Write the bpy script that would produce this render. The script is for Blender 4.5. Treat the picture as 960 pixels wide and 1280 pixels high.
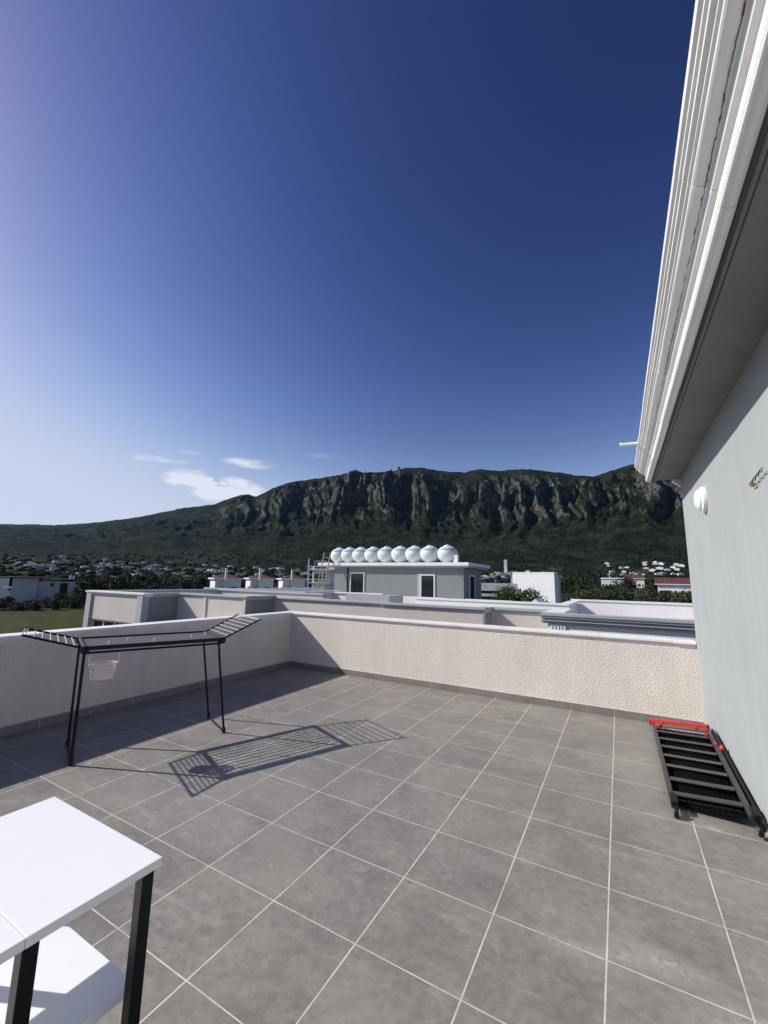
import bpy, bmesh, math, random
import numpy as np
from mathutils import Vector, Matrix
R = math.radians
random.seed(7); rng = np.random.default_rng(7)
sc = bpy.context.scene
col = sc.collection
for o in list(bpy.data.objects): bpy.data.objects.remove(o)

# ------------------------------------------------------------------ camera
CAM = Vector((1.15113, -1.85041, 1.63913))
yaw, pitch, roll = 0.514034, 0.163337, 0.020572
fw = Vector((-math.sin(yaw)*math.cos(pitch), math.cos(yaw)*math.cos(pitch), math.sin(pitch)))
rt = Vector((math.cos(yaw), math.sin(yaw), 0)); up = rt.cross(fw)
rt2 = math.cos(roll)*rt + math.sin(roll)*up; up2 = -math.sin(roll)*rt + math.cos(roll)*up
cam = bpy.data.cameras.new('camera'); camo = bpy.data.objects.new('camera', cam); col.objects.link(camo)
M = Matrix.Identity(4)
for i in range(3): M[i][0] = rt2[i]; M[i][1] = up2[i]; M[i][2] = -fw[i]; M[i][3] = CAM[i]
camo.matrix_world = M
cam.sensor_fit = 'VERTICAL'; cam.sensor_height = 36; cam.lens = 36*516.0/1280
cam.clip_start = 0.05; cam.clip_end = 40000
sc.camera = camo

# ------------------------------------------------------------------ world
SX, SY = 1.30, 0.58                      # horizontal run of a shadow for 1 m of height
EL = math.atan(1/math.hypot(SX, SY)); AZ = math.atan2(-SX, -SY)
w = bpy.data.worlds.new('World'); sc.world = w; w.use_nodes = True
nt = w.node_tree; N = nt.nodes; Lk = nt.links; N.clear()
def wn(t, **k):
    n = N.new(t)
    for a, b in k.items(): setattr(n, a, b)
    return n
out = wn('ShaderNodeOutputWorld'); bg = wn('ShaderNodeBackground')
sky = wn('ShaderNodeTexSky', sky_type='NISHITA', sun_disc=False)
sky.sun_elevation = EL; sky.sun_rotation = AZ % (2*math.pi)
sky.altitude = 30; sky.air_density = 1.0; sky.dust_density = 0.45; sky.ozone_density = 3.0
def m2(op, a, b=None, c=None):
    n = wn('ShaderNodeMath', operation=op)
    for i, v in enumerate((a, b, c)):
        if v is None: continue
        if hasattr(v, 'links'): Lk.new(v, n.inputs[i])
        else: n.inputs[i].default_value = v
    return n.outputs[0]
# contrast curve of the clear sky, one power law per channel
ssp = wn('ShaderNodeSeparateColor'); Lk.new(sky.outputs[0], ssp.inputs[0]); gam = wn('ShaderNodeCombineColor')
for ch, (a_, g_, mxv) in enumerate(((80.0, 2.50, .62), (25.5, 2.35, .70), (9.6, 2.0, .90))):
    v_ = m2('MULTIPLY', m2('POWER', m2('MULTIPLY', ssp.outputs[ch], .0536), g_), a_)
    sat = m2('POWER', m2('ADD', m2('POWER', m2('DIVIDE', v_, mxv), 3.0), 1.0), -1/3)      # film-like soft shoulder
    v_ = m2('MULTIPLY', m2('MULTIPLY', v_, sat), 1/.0536); Lk.new(v_, gam.inputs[ch])
tc = wn('ShaderNodeTexCoord'); sep = wn('ShaderNodeSeparateXYZ'); Lk.new(tc.outputs['Generated'], sep.inputs[0])
az = m2('MULTIPLY', m2('ARCTAN2', sep.outputs[0], sep.outputs[1]), 180/math.pi)
hyp = m2('SQRT', m2('ADD', m2('MULTIPLY', sep.outputs[0], sep.outputs[0]), m2('MULTIPLY', sep.outputs[1], sep.outputs[1])))
el = m2('DIVIDE', sep.outputs[2], m2('MAXIMUM', hyp, 0.001))
cmb = wn('ShaderNodeCombineXYZ'); Lk.new(m2('MULTIPLY', az, 0.30), cmb.inputs[0]); Lk.new(m2('MULTIPLY', el, 42), cmb.inputs[1])
nz = wn('ShaderNodeTexNoise'); nz.inputs['Scale'].default_value = 1.0; nz.inputs['Detail'].default_value = 9; nz.inputs['Roughness'].default_value = 0.6
Lk.new(cmb.outputs[0], nz.inputs['Vector'])
tot = None
# centre azimuth (deg), centre tan(elevation), half widths, strength
CL = [(-50.5, 0.196, 5.0, 0.036, 2.6), (-55.2, 0.214, 3.6, 0.024, 1.9), (-46.5, 0.190, 3.6, 0.020, .7), (-48.2, 0.266, 4.0, 0.014, .8), (-58.7, 0.250, 3.6, 0.008, .8),
      (-60.8, 0.245, 1.5, 0.005, .42), (-66.8, 0.243, 1.5, 0.006, .35), (-38.0, 0.300, 3.0, 0.008, .16), (-55.5, 0.275, 1.8, 0.006, .2)]
for a0, e0, wa, we, s in CL:
    da = m2('DIVIDE', m2('SUBTRACT', az, a0), wa); de = m2('DIVIDE', m2('SUBTRACT', el, e0), we)
    d = m2('ADD', m2('MULTIPLY', da, da), m2('MULTIPLY', de, de))
    g = m2('MULTIPLY', m2('MAXIMUM', m2('SUBTRACT', 1.0, d), 0.0), s)
    tot = g if tot is None else m2('ADD', tot, g)
nn = m2('MULTIPLY', m2('SUBTRACT', nz.outputs['Fac'], 0.36), 5.0)
msk = m2('MULTIPLY', tot, m2('MAXIMUM', nn, 0.0)); msk = m2('MINIMUM', msk, 0.85)
mx = wn('ShaderNodeMix', data_type='RGBA'); Lk.new(msk, mx.inputs['Factor']); Lk.new(gam.outputs[0], mx.inputs['A'])
mx.inputs['B'].default_value = (15.5, 15.9, 17.2, 1)
Lk.new(mx.outputs['Result'], bg.inputs['Color']); bg.inputs['Strength'].default_value = 0.05
Lk.new(bg.outputs[0], out.inputs[0])

# ------------------------------------------------------------------ sun
sl = bpy.data.lights.new('sun', 'SUN'); sl.energy = 5.0; sl.angle = R(0.5); sl.color = (1.0, 0.955, 0.88)
so = bpy.data.objects.new('sun', sl); col.objects.link(so)
so.rotation_euler = Vector((-SX, -SY, 1)).to_track_quat('Z', 'Y').to_euler(); so.location = (-20, -10, 30)
sc.view_settings.view_transform = 'Standard'; sc.view_settings.look = 'None'
sc.view_settings.exposure = 0.10; sc.view_settings.gamma = 1

# ------------------------------------------------------------------ helpers
class MB:
    def __init__(s): s.v = []; s.f = []; s.m = []
    def add(s, vs, fs, mi=0):
        k = len(s.v); s.v += [tuple(v) for v in vs]; s.f += [tuple(i+k for i in f) for f in fs]; s.m += [mi]*len(fs); return s
    def box(s, x0, x1, y0, y1, z0, z1, mi=0):
        return s.add([(x0,y0,z0),(x1,y0,z0),(x1,y1,z0),(x0,y1,z0),(x0,y0,z1),(x1,y0,z1),(x1,y1,z1),(x0,y1,z1)],
            [(0,3,2,1),(4,5,6,7),(0,1,5,4),(1,2,6,5),(2,3,7,6),(3,0,4,7)], mi)
    def bar(s, p, q, w, h, upv=(0,0,1), mi=0):       # rectangular bar from p to q
        p = Vector(p); q = Vector(q); d = (q-p).normalized(); u = Vector(upv)
        a = d.cross(u)
        if a.length < 1e-4: a = d.cross(Vector((1,0,0)))
        a.normalize(); b = a.cross(d).normalized()
        vs = []
        for c in (p, q):
            for i, j in ((-1,-1),(1,-1),(1,1),(-1,1)): vs.append(c + a*w/2*i + b*h/2*j)
        return s.add(vs, [(0,1,2,3),(7,6,5,4),(0,4,5,1),(1,5,6,2),(2,6,7,3),(3,7,4,0)], mi)
    def tube(s, pts, r, n=8, mi=0, cap=True):
        pts = [Vector(p) for p in pts]; rs = r if isinstance(r, (list, tuple)) else [r]*len(pts)
        rings = []; prev = None
        for i, p in enumerate(pts):
            d = (pts[min(i+1, len(pts)-1)] - pts[max(i-1, 0)]).normalized()
            if prev is None:
                a = d.cross(Vector((0,0,1)))
                if a.length < 0.05: a = d.cross(Vector((1,0,0)))
            else: a = prev - d*prev.dot(d)
            a.normalize(); prev = a; b = d.cross(a)
            rings.append([p + (a*math.cos(2*math.pi*k/n) + b*math.sin(2*math.pi*k/n))*rs[i] for k in range(n)])
        vs = [v for rg in rings for v in rg]; fs = []
        for i in range(len(pts)-1):
            for k in range(n): fs.append((i*n+k, i*n+(k+1)%n, (i+1)*n+(k+1)%n, (i+1)*n+k))
        if cap: fs.append(tuple(range(n-1, -1, -1))); fs.append(tuple(range((len(pts)-1)*n, len(pts)*n)))
        return s.add(vs, fs, mi)
    def lathe(s, prof, c, ax='z', n=24, mi=0):       # prof = [(r, h)]
        c = Vector(c); vs = []; fs = []
        for r, h in prof:
            for k in range(n):
                a = 2*math.pi*k/n; u, v = r*math.cos(a), r*math.sin(a)
                vs.append(c + (Vector((u,v,h)) if ax == 'z' else Vector((-h,u,v)) if ax == 'x' else Vector((u,h,v))))
        for i in range(len(prof)-1):
            for k in range(n): fs.append((i*n+k, i*n+(k+1)%n, (i+1)*n+(k+1)%n, (i+1)*n+k))
        return s.add(vs, fs, mi)
    def prism(s, prof, a0, a1, ax='y', mi=0, wob=0, seg=1):   # profile [(u, z)] extruded along y (u = x) or x (u = y)
        n = len(prof); vs = []; fs = []
        for i in range(seg+1):
            t = a0 + (a1-a0)*i/seg
            for u, z in prof:
                du, dz = (random.uniform(-wob, wob), random.uniform(-wob, wob)) if wob else (0, 0)
                vs.append((u+du, t, z+dz) if ax == 'y' else (t, u+du, z+dz))
        for i in range(seg):
            for k in range(n): fs.append((i*n+k, i*n+(k+1)%n, (i+1)*n+(k+1)%n, (i+1)*n+k))
        fs.append(tuple(range(n-1, -1, -1))); fs.append(tuple(range(seg*n, seg*n+n)))
        return s.add(vs, fs, mi)
    def mesh(s, name, mats, origin=(0,0,0), smooth=False):
        me = bpy.data.meshes.new(name)
        me.from_pydata([(v[0]-origin[0], v[1]-origin[1], v[2]-origin[2]) for v in s.v], [], s.f)
        for m in (mats if isinstance(mats, (list, tuple)) else [mats]): me.materials.append(m)
        for p, mi in zip(me.polygons, s.m): p.material_index = mi
        bm = bmesh.new(); bm.from_mesh(me); bmesh.ops.recalc_face_normals(bm, faces=bm.faces); bm.to_mesh(me); bm.free()
        if smooth:
            me.polygons.foreach_set('use_smooth', [True]*len(me.polygons)); me.set_sharp_from_angle(angle=R(40))
        return me
def tag(o, label=None, cat=None, group=None, kind=None):
    if label: o['label'] = label
    if cat: o['category'] = cat
    if group: o['group'] = group
    if kind: o['kind'] = kind
    return o
def thing(name, label, cat, loc=(0,0,0), group=None, rz=0):
    o = bpy.data.objects.new(name, None); o.empty_display_size = .2; col.objects.link(o)
    o.location = loc; o.rotation_euler.z = rz; 
    ORG[o.name] = Vector(loc)
    return tag(o, label, cat, group)
ORG = {}
def part(name, mb, mat, parent=None, smooth=False, bevel=0, local=False, label=None):
    org = Vector((0,0,0)) if (parent is None or local) else ORG[parent.name]
    me = mb.mesh(name, mat, org, smooth); o = bpy.data.objects.new(name, me); col.objects.link(o)
    if parent is not None: o.parent = parent; ORG[o.name] = org
    else: ORG[o.name] = Vector((0,0,0))
    if bevel:
        b = o.modifiers.new('bevel', 'BEVEL'); b.width = bevel; b.segments = 2; b.limit_method = 'ANGLE'
    if label: o['label'] = label
    return o
def copy_tree(o, parent=None):
    c = o.copy(); col.objects.link(c)
    if parent is not None: c.parent = parent
    for ch in list(o.children): copy_tree(ch, c)
    return c

# ------------------------------------------------------------------ materials
def mat(name):
    m = bpy.data.materials.new(name); m.use_nodes = True
    b = m.node_tree.nodes['Principled BSDF']; return m, m.node_tree, b
class NB:
    def __init__(s, nt): s.nt = nt
    def n(s, t, **k):
        x = s.nt.nodes.new(t)
        for a, b in k.items(): setattr(x, a, b)
        return x
    def l(s, a, b): s.nt.links.new(a, b)
    def math(s, op, a, b=None, c=None):
        x = s.n('ShaderNodeMath', operation=op)
        for i, v in enumerate((a, b, c)):
            if v is None: continue
            if hasattr(v, 'links'): s.l(v, x.inputs[i])
            else: x.inputs[i].default_value = v
        return x.outputs[0]
    def coord(s, which='Object', scale=(1,1,1)):
        t = s.n('ShaderNodeTexCoord'); mp = s.n('ShaderNodeMapping'); mp.inputs['Scale'].default_value = scale
        s.l(t.outputs[which], mp.inputs[0]); return mp.outputs[0]
    def noise(s, v, sc_, det=4, rough=.55, dist=0):
        x = s.n('ShaderNodeTexNoise'); s.l(v, x.inputs['Vector']); x.inputs['Scale'].default_value = sc_
        x.inputs['Detail'].default_value = det; x.inputs['Roughness'].default_value = rough; x.inputs['Distortion'].default_value = dist
        return x.outputs['Fac']
    def ramp(s, f, stops):
        x = s.n('ShaderNodeValToRGB'); e = x.color_ramp.elements
        while len(e) < len(stops): e.new(0.5)
        for k, (p, c) in enumerate(stops):
            e[k].position = p; e[k].color = (*c, 1) if isinstance(c, (tuple, list)) else (c, c, c, 1)
        s.l(f, x.inputs[0]); return x.outputs[0]
    def mix(s, f, a, b, bt='MIX'):
        x = s.n('ShaderNodeMix', data_type='RGBA', blend_type=bt)
        for key, v in (('Factor', f), ('A', a), ('B', b)):
            if hasattr(v, 'links'): s.l(v, x.inputs[key])
            elif key == 'Factor': x.inputs[key].default_value = v
            else: x.inputs[key].default_value = (*v, 1)
        return x.outputs['Result']
    def bump(s, h, strength, dist, prev=None):
        x = s.n('ShaderNodeBump'); x.inputs['Strength'].default_value = strength; x.inputs['Distance'].default_value = dist
        s.l(h, x.inputs['Height'])
        if prev: s.l(prev, x.inputs['Normal'])
        return x.outputs[0]
def plain(name, c, rough=.6, metal=0, var=.12, scale=6, bump=0, bscale=80, spec=None):
    m, t, b = mat(name); q = NB(t); v = q.coord()
    f = q.noise(v, scale, 5, .6)
    lo = tuple(x*(1-var) for x in c); hi = tuple(min(1, x*(1+var)) for x in c)
    q.l(q.ramp(f, [(.3, lo), (.7, hi)]), b.inputs['Base Color'])
    b.inputs['Roughness'].default_value = rough; b.inputs['Metallic'].default_value = metal
    if spec is not None: b.inputs['Specular IOR Level'].default_value = spec
    if bump: q.l(q.bump(q.noise(v, bscale, 3, .6), bump, .003), b.inputs['Normal'])
    return m
def stucco(name, c, grain=55, dist=.006, streak=.06, patch=.06, strength=.8, smear=False):
    m, t, b = mat(name); q = NB(t); v = q.coord()
    g = q.noise(v, grain, 3, .55); g2 = q.noise(v, grain*2.7, 2, .5)
    big = q.noise(v, 1.3, 5, .6)
    st = q.noise(q.coord(scale=(2.2, 2.2, .25)), 2.5, 6, .65)
    a = q.ramp(big, [(.3, tuple(x*(1-patch) for x in c)), (.7, tuple(x*(1+patch) for x in c))])
    dk = q.ramp(st, [(.42, 1-streak*2), (.62, 1.0)])
    a = q.mix(.6, a, dk, 'MULTIPLY')
    a = q.mix(.35, a, q.ramp(g, [(.35, .72), (.6, 1.0)]), 'MULTIPLY')
    if smear:          # brushed cap paint that ran over the top edge of the stucco
        sp_ = q.n('ShaderNodeSeparateXYZ'); q.l(q.coord(), sp_.inputs[0])
        zf = q.n('ShaderNodeMapRange'); q.l(sp_.outputs[2], zf.inputs[0]); zf.inputs[1].default_value = .84; zf.inputs[2].default_value = .955
        k_ = q.math('ADD', zf.outputs[0], q.math('MULTIPLY', q.math('SUBTRACT', q.noise(q.coord(scale=(1,1,3)), 6, 6, .7), .62), 3.0))
        a = q.mix(q.math('MULTIPLY', q.math('MINIMUM', q.math('MAXIMUM', k_, 0.0), 1.0), q.math('MULTIPLY', zf.outputs[0], .8)), a, (.88, .86, .83))
    q.l(a, b.inputs['Base Color']); b.inputs['Roughness'].default_value = .92; b.inputs['Specular IOR Level'].default_value = .2
    h = q.math('ADD', g, q.math('MULTIPLY', g2, .35))
    q.l(q.bump(h, strength, dist), b.inputs['Normal'])
    return m
MAT = {}
MAT['cream'] = stucco('cream_stucco', (.78, .715, .645), 62, .010, .05, .05, 1.0, smear=True)
MAT['grey'] = stucco('grey_stucco', (.37, .395, .402), 120, .0035, .035, .05, .7)
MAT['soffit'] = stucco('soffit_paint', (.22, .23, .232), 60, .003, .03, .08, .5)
MAT['cap'] = plain('white_cap_paint', (.78, .77, .755), .6, var=.07, scale=3, bump=.5, bscale=40)
MAT['cornice'] = plain('cornice_white_paint', (.80, .79, .775), .55, var=.05, scale=2.5, bump=.5, bscale=30)
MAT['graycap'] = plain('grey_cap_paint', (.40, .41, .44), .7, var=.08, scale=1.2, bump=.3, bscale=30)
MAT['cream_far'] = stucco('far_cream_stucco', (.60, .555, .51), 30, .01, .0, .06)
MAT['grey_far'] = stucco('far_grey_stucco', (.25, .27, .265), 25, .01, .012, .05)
MAT['white_far'] = stucco('far_white_paint', (.85, .84, .82), 20, .006, .03, .04, .4)
MAT['shaded_white'] = plain('shaded_white_render', (.40, .42, .46), .85, var=.06, scale=.5)  # white render with the building's shade put into a darker, bluer colour
MAT['white_house'] = stucco('house_white_paint', (.70, .71, .73), 3, .02, .01, .05, .3)
MAT['black'] = plain('black_powder_coat', (.006, .006, .0065), .42, var=.2, scale=20, spec=.25)
MAT['blackplastic'] = plain('black_plastic', (.006, .006, .0065), .45, var=.2, scale=20, spec=.3)
MAT['deck'] = plain('matt_black_deck', (.004, .004, .004), .9, var=.2, scale=20, spec=.05)
MAT['greymetal'] = plain('dark_grey_painted_metal', (.060, .062, .066), .42, metal=.3, var=.15, scale=15)
MAT['silver'] = plain('brushed_steel', (.55, .55, .56), .3, metal=.9, var=.08, scale=30)
MAT['red'] = plain('red_plastic', (.42, .018, .015), .42, var=.12, scale=10)
MAT['ltgrey'] = plain('light_grey_bar_coat', (.42, .40, .40), .5, var=.1, scale=30)
MAT['tabletop'] = plain('white_laminate', (.80, .81, .84), .42, var=.02, scale=4, bump=.12, bscale=400)
MAT['edgeband'] = plain('laminate_edge', (.60, .60, .60), .5, var=.04, scale=9)
MAT['pinkplastic'] = plain('pale_pink_plastic', (.74, .64, .62), .5, var=.08, scale=20)
MAT['blueplastic'] = plain('pale_blue_plastic', (.45, .52, .62), .4, var=.1, scale=20)
MAT['lampwhite'] = plain('white_lamp_plastic', (.80, .80, .79), .35, var=.02, scale=5)
MAT['rust'] = plain('old_wall_plug', (.42, .35, .24), .8, var=.3, scale=60)
MAT['redtile'] = plain('red_roof_tiles', (.085, .032, .026), .85, var=.35, scale=.9, bump=.4, bscale=2)
MAT['alu'] = plain('white_aluminium_frame', (.66, .66, .67), .4, var=.04, scale=4)
MAT['tank'] = plain('pale_tank_plastic', (.62, .69, .69), .62, var=.05, scale=2)
MAT['tankblue'] = plain('blue_tank_lettering', (.05, .16, .36), .5, var=.1, scale=6)
MAT['bark'] = plain('tree_bark', (.10, .075, .055), .9, var=.3, scale=6)
MAT['ladder'] = plain('aged_aluminium', (.15, .135, .12), .6, metal=.0, var=.15, scale=5)
MAT['roofing'] = plain('pale_roof_screed', (.58, .57, .55), .85, var=.12, scale=.8)
MAT['darkroof'] = plain('dark_roof_edge', (.06, .055, .055), .8, var=.2, scale=1)
MAT['blueshutter'] = plain('blue_shutter_paint', (.05, .10, .22), .6, var=.1, scale=3)
def glassmat():
    m, t, b = mat('dark_window_glass'); b.inputs['Base Color'].default_value = (.012, .015, .018, 1)
    b.inputs['Roughness'].default_value = .06; b.inputs['Specular IOR Level'].default_value = .6
    q = NB(t); q.l(q.bump(q.noise(q.coord(), 1.2, 2), .05, .02), b.inputs['Normal']); return m
MAT['glass'] = glassmat()
def tiles(name, T=.5, skirting=False):
    m, t, b = mat(name); q = NB(t)
    tcn = q.n('ShaderNodeTexCoord'); s = q.n('ShaderNodeSeparateXYZ'); q.l(tcn.outputs['Object'], s.inputs[0])
    v = tcn.outputs['Object']
    wob = q.math('MULTIPLY', q.math('SUBTRACT', q.noise(v, 9, 2), .5), .0022)
    def line(c, off=0, wd=.0027):
        a = q.math('ADD', q.math('DIVIDE', c, T), 100.5)
        d = q.math('ABSOLUTE', q.math('SUBTRACT', q.math('FRACT', a), .5))       # 0 at the joint
        d = q.math('ADD', q.math('MULTIPLY', d, T), wob)
        mr = q.n('ShaderNodeMapRange'); q.l(d, mr.inputs[0]); mr.inputs[1].default_value = wd*.75; mr.inputs[2].default_value = wd*1.5
        mr.inputs[3].default_value = 1; mr.inputs[4].default_value = 0
        cell = q.math('FLOOR', q.math('ADD', q.math('DIVIDE', c, T), 100.0))
        return mr.outputs[0], cell
    lx, cx = line(s.outputs[0], wd=.0034); ly, cy = line(s.outputs[1])
    g = q.math('MAXIMUM', lx, ly)
    cc = q.n('ShaderNodeCombineXYZ'); q.l(cx, cc.inputs[0]); q.l(cy, cc.inputs[1])
    wnz = q.n('ShaderNodeTexWhiteNoise', noise_dimensions='3D'); q.l(cc.outputs[0], wnz.inputs[0])
    vs = q.n('ShaderNodeVectorMath', operation='MULTIPLY_ADD'); q.l(wnz.outputs['Color'], vs.inputs[0]); vs.inputs[1].default_value = (7,7,7); q.l(v, vs.inputs[2])
    tv = vs.outputs[0]                                   # per-tile shifted coordinates: every tile has its own clouding
    cloud = q.noise(tv, 3.2, 8, .62, .4); fine = q.noise(tv, 26, 6, .65); speck = q.noise(tv, 160, 2, .5)
    c = q.ramp(cloud, [(.25, (.186,.175,.159)), (.5, (.212,.200,.183)), (.8, (.250,.237,.218))])
    c = q.mix(.85, c, q.ramp(fine, [(.28, .74), (.72, 1.22)]), 'MULTIPLY')
    c = q.mix(.35, c, q.ramp(speck, [(.3, .8), (.7, 1.15)]), 'MULTIPLY')
    c = q.mix(1, c, q.ramp(wnz.outputs['Value'], [(0, (.95,.95,.955)), (1, (1.05,1.05,1.04))]), 'MULTIPLY')
    # dried dust, scuffs and splashes
    du = q.noise(v, 1.1, 7, .7, .6); c = q.mix(q.ramp(du, [(.44, 0), (.70, .42)]), c, (.39,.355,.31))
    dv = q.noise(q.coord(scale=(1, 2.6, 1)), 3.5, 9, .78, 1.2); c = q.mix(q.ramp(dv, [(.53, 0), (.62, .26), (.78, .55)]), c, (.42,.40,.365))
    dd = q.noise(v, 2.3, 6, .6, .3); c = q.mix(q.ramp(dd, [(.28, .35), (.42, 0)]), c, (.12,.105,.095))
    # spilt pale patches near the door side
    def blot(x0, y0, r):
        a = q.math('DIVIDE', q.math('SUBTRACT', s.outputs[0], x0), r); bb = q.math('DIVIDE', q.math('SUBTRACT', s.outputs[1], y0), r*.55)
        d = q.math('SQRT', q.math('ADD', q.math('MULTIPLY', a, a), q.math('MULTIPLY', bb, bb)))
        f = q.math('SUBTRACT', 1.0, d); f = q.math('MAXIMUM', f, 0.0)
        return q.math('MULTIPLY', f, q.ramp(q.noise(v, 24, 8, .75, 1.0), [(.36, 0), (.75, .6)]))
    for x0, y0, r, k in ((1.22, .62, .20, 1.1), (1.05, .55, .13, .7), (.84, .5, .18, .9), (1.62, 2.02, .07, 1.2), (-.35, 2.6, .12, .6), (1.5, .45, .22, .55)):
        c = q.mix(q.math('MINIMUM', q.math('MULTIPLY', blot(x0, y0, r), k), .8), c, (.62,.61,.58))
    gc = q.ramp(q.noise(v, 5, 4, .7), [(.28, (.32,.285,.245)), (.50, (.55,.505,.445)), (.72, (.70,.65,.59))])
    c = q.mix(g, c, gc)
    q.l(c, b.inputs['Base Color'])
    q.l(q.ramp(cloud, [(.3, .46), (.7, .60)]), b.inputs['Roughness']); b.inputs['Specular IOR Level'].default_value = .35
    h = q.math('ADD', q.math('MULTIPLY', g, -1.0), q.math('MULTIPLY', fine, .12))
    q.l(q.bump(h, .5, .003), b.inputs['Normal'])
    return m
MAT['tiles'] = tiles('grey_porcelain_tiles')
MAT['skirt'] = plain('grey_skirting_tile', (.20, .192, .182), .5, var=.18, scale=5)
MAT['grout'] = plain('cream_grout', (.50, .46, .41), .85, var=.15, scale=10)

# ------------------------------------------------------------------ terrain
def vnoise(x, y, seed=0):
    xi = np.floor(x).astype(np.int64); yi = np.floor(y).astype(np.int64); xf = x-xi; yf = y-yi
    def h(a, b):
        n = (a*374761393 + b*668265263 + seed*982451653) & 0x7fffffff
        n = ((n ^ (n >> 13))*1274126177) & 0x7fffffff; n = n ^ (n >> 16); return (n & 0xffff)/65535.0
    u = xf*xf*xf*(xf*(xf*6-15)+10); v_ = yf*yf*yf*(yf*(yf*6-15)+10)
    return (h(xi, yi)*(1-u)+h(xi+1, yi)*u)*(1-v_) + (h(xi, yi+1)*(1-u)+h(xi+1, yi+1)*u)*v_
def fbm(x, y, oct=5, seed=0, ridged=False, gain=.5):
    a = 1; s = 0; t = 0
    for i in range(oct):
        n = vnoise(x, y, seed+i)*2-1
        if ridged: n = 1-2*np.abs(n)
        s = s + a*n; t += a; a *= gain; x = x*2.03+17.3; y = y*2.03+5.1
    return s/t
CREST = [(-180,.05),(-95,.06),(-78.9,.0735),(-75.9,.0745),(-72.51,.0845),(-70.05,.0885),(-68.26,.0903),(-66.2,.0965),(-65.61,.0975),(-61.71,.1135),(-59.3,.1265),(-55.63,.148),
 (-52.21,.161),(-49.08,.1886),(-48.07,.1902),(-47.02,.187),(-44.3,.2157),(-42.94,.2274),(-39.7,.2394),(-36.04,.2506),(-34.13,.2589),(-31.06,.2643),(-28.09,.2696),
 (-26.49,.2781),(-24.21,.2782),(-21.95,.2702),(-18.27,.2641),(-16.4,.2709),(-13.19,.2648),(-10.47,.2652),(-8.75,.261),(-5.81,.251),(-4.21,.2429),(-1.92,.2354),
 (-.29,.2432),(2.08,.2542),(5.59,.2600),(9.24,.2552),(14.35,.235),(21.6,.19),(35,.14),(60,.08),(180,.05)]
ca = np.array([c[0] for c in CREST]); ce = np.array([c[1] for c in CREST])
def terrain(az, r):
    """az in degrees from +Y clockwise, r metres from the camera foot -> height"""
    E = np.interp(az, ca, ce)
    Rc = np.interp(az, [-180,-80,-60,-46,-30,0,20,180], [6500,6300,5200,3900,3500,3400,3700,6000])
    Rt = 1500.0
    rt_ = np.array([0,150,300,600,1000,1500]); ut = np.array([-6.5,-6.5,-6.5,-5.0,8.0,34.0])
    lo = np.interp(r, rt_, ut)
    X = r*np.sin(np.radians(az)); Y = r*np.cos(np.radians(az))
    cliff = np.interp(az, [-70,-50,-40,-8,5,40], [0,.35,1,1,.65,.5])
    # buttresses and gullies: shift the radius of the profile
    wx = fbm(X*.0035, Y*.0035, 3, 61)*1.6 + fbm(X*.012, Y*.012, 3, 63)*.5
    w1 = fbm(az*.42+wx*.5, r*.0008, 4, 11, True); w2 = fbm(az*1.1+wx, r*.0035, 5, 23, True)
    q0 = np.clip((r-Rt)/(Rc-Rt), 0, 2.5)
    band = np.exp(-((q0-.60)/.22)**2)*np.clip((.88-q0)*6, 0, 1)
    rr = r + (w1*210 + w2*46*cliff + fbm(az*3.5+wx*3, r*.012, 4, 41, True)*14*cliff + fbm(X*.0055, Y*.0055, 5, 71, True)*85*cliff + fbm(X*.013, Y*.013, 4, 72)*45*cliff)*band + fbm(X*.0012, Y*.0012, 4, 5)*190*np.clip(q0*4, 0, 1)*(1-band*.6)*np.clip((1-q0)*6, 0, 1)
    q = np.clip((rr-Rt)/(Rc-Rt), 0, 1)
    f_soft = np.interp(q, [0,.25,.5,.8,1], [0,.16,.42,.8,1])
    f_cl = np.interp(q, [0,.25,.48,.58,.64,.70,.76,.82,.90,1], [0,.15,.35,.46,.53,.66,.72,.84,.91,1])
    f = f_soft*(1-cliff)+f_cl*cliff
    zc = 1.64 + E*Rc; z = 34 + (zc-34)*f
    q1 = np.clip((r-Rc)/1200, 0, 1); z = np.where(r > Rc, zc - q1*(zc-34)*.9, z)
    amp = np.clip(q0*3, 0, 1)*np.clip((1.0-q0)*5, 0, 1)
    z = z + amp*(fbm(X*.004, Y*.004, 5, 77, True)*22 + fbm(X*.015, Y*.015, 3, 91)*6) + np.clip((r-1700)/300, 0, 1)*fbm(X*.03, Y*.03, 3, 33)*3*np.clip((1.03-q0)*10, 0, 1)
    z = z + np.clip(1-np.abs(q0-1)*8, 0, 1)*fbm(az*2.2, r*0, 4, 55)*6
    return np.where(r < Rt, lo + np.clip((r-350)/400, 0, 1)*fbm(X*.006, Y*.006, 3, 9)*5, np.maximum(z, 20))
def th(x, y):
    dx, dy = x-CAM.x, y-CAM.y
    return float(terrain(np.array([math.degrees(math.atan2(dx, dy))]), np.array([math.hypot(dx, dy)]))[0])
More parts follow.
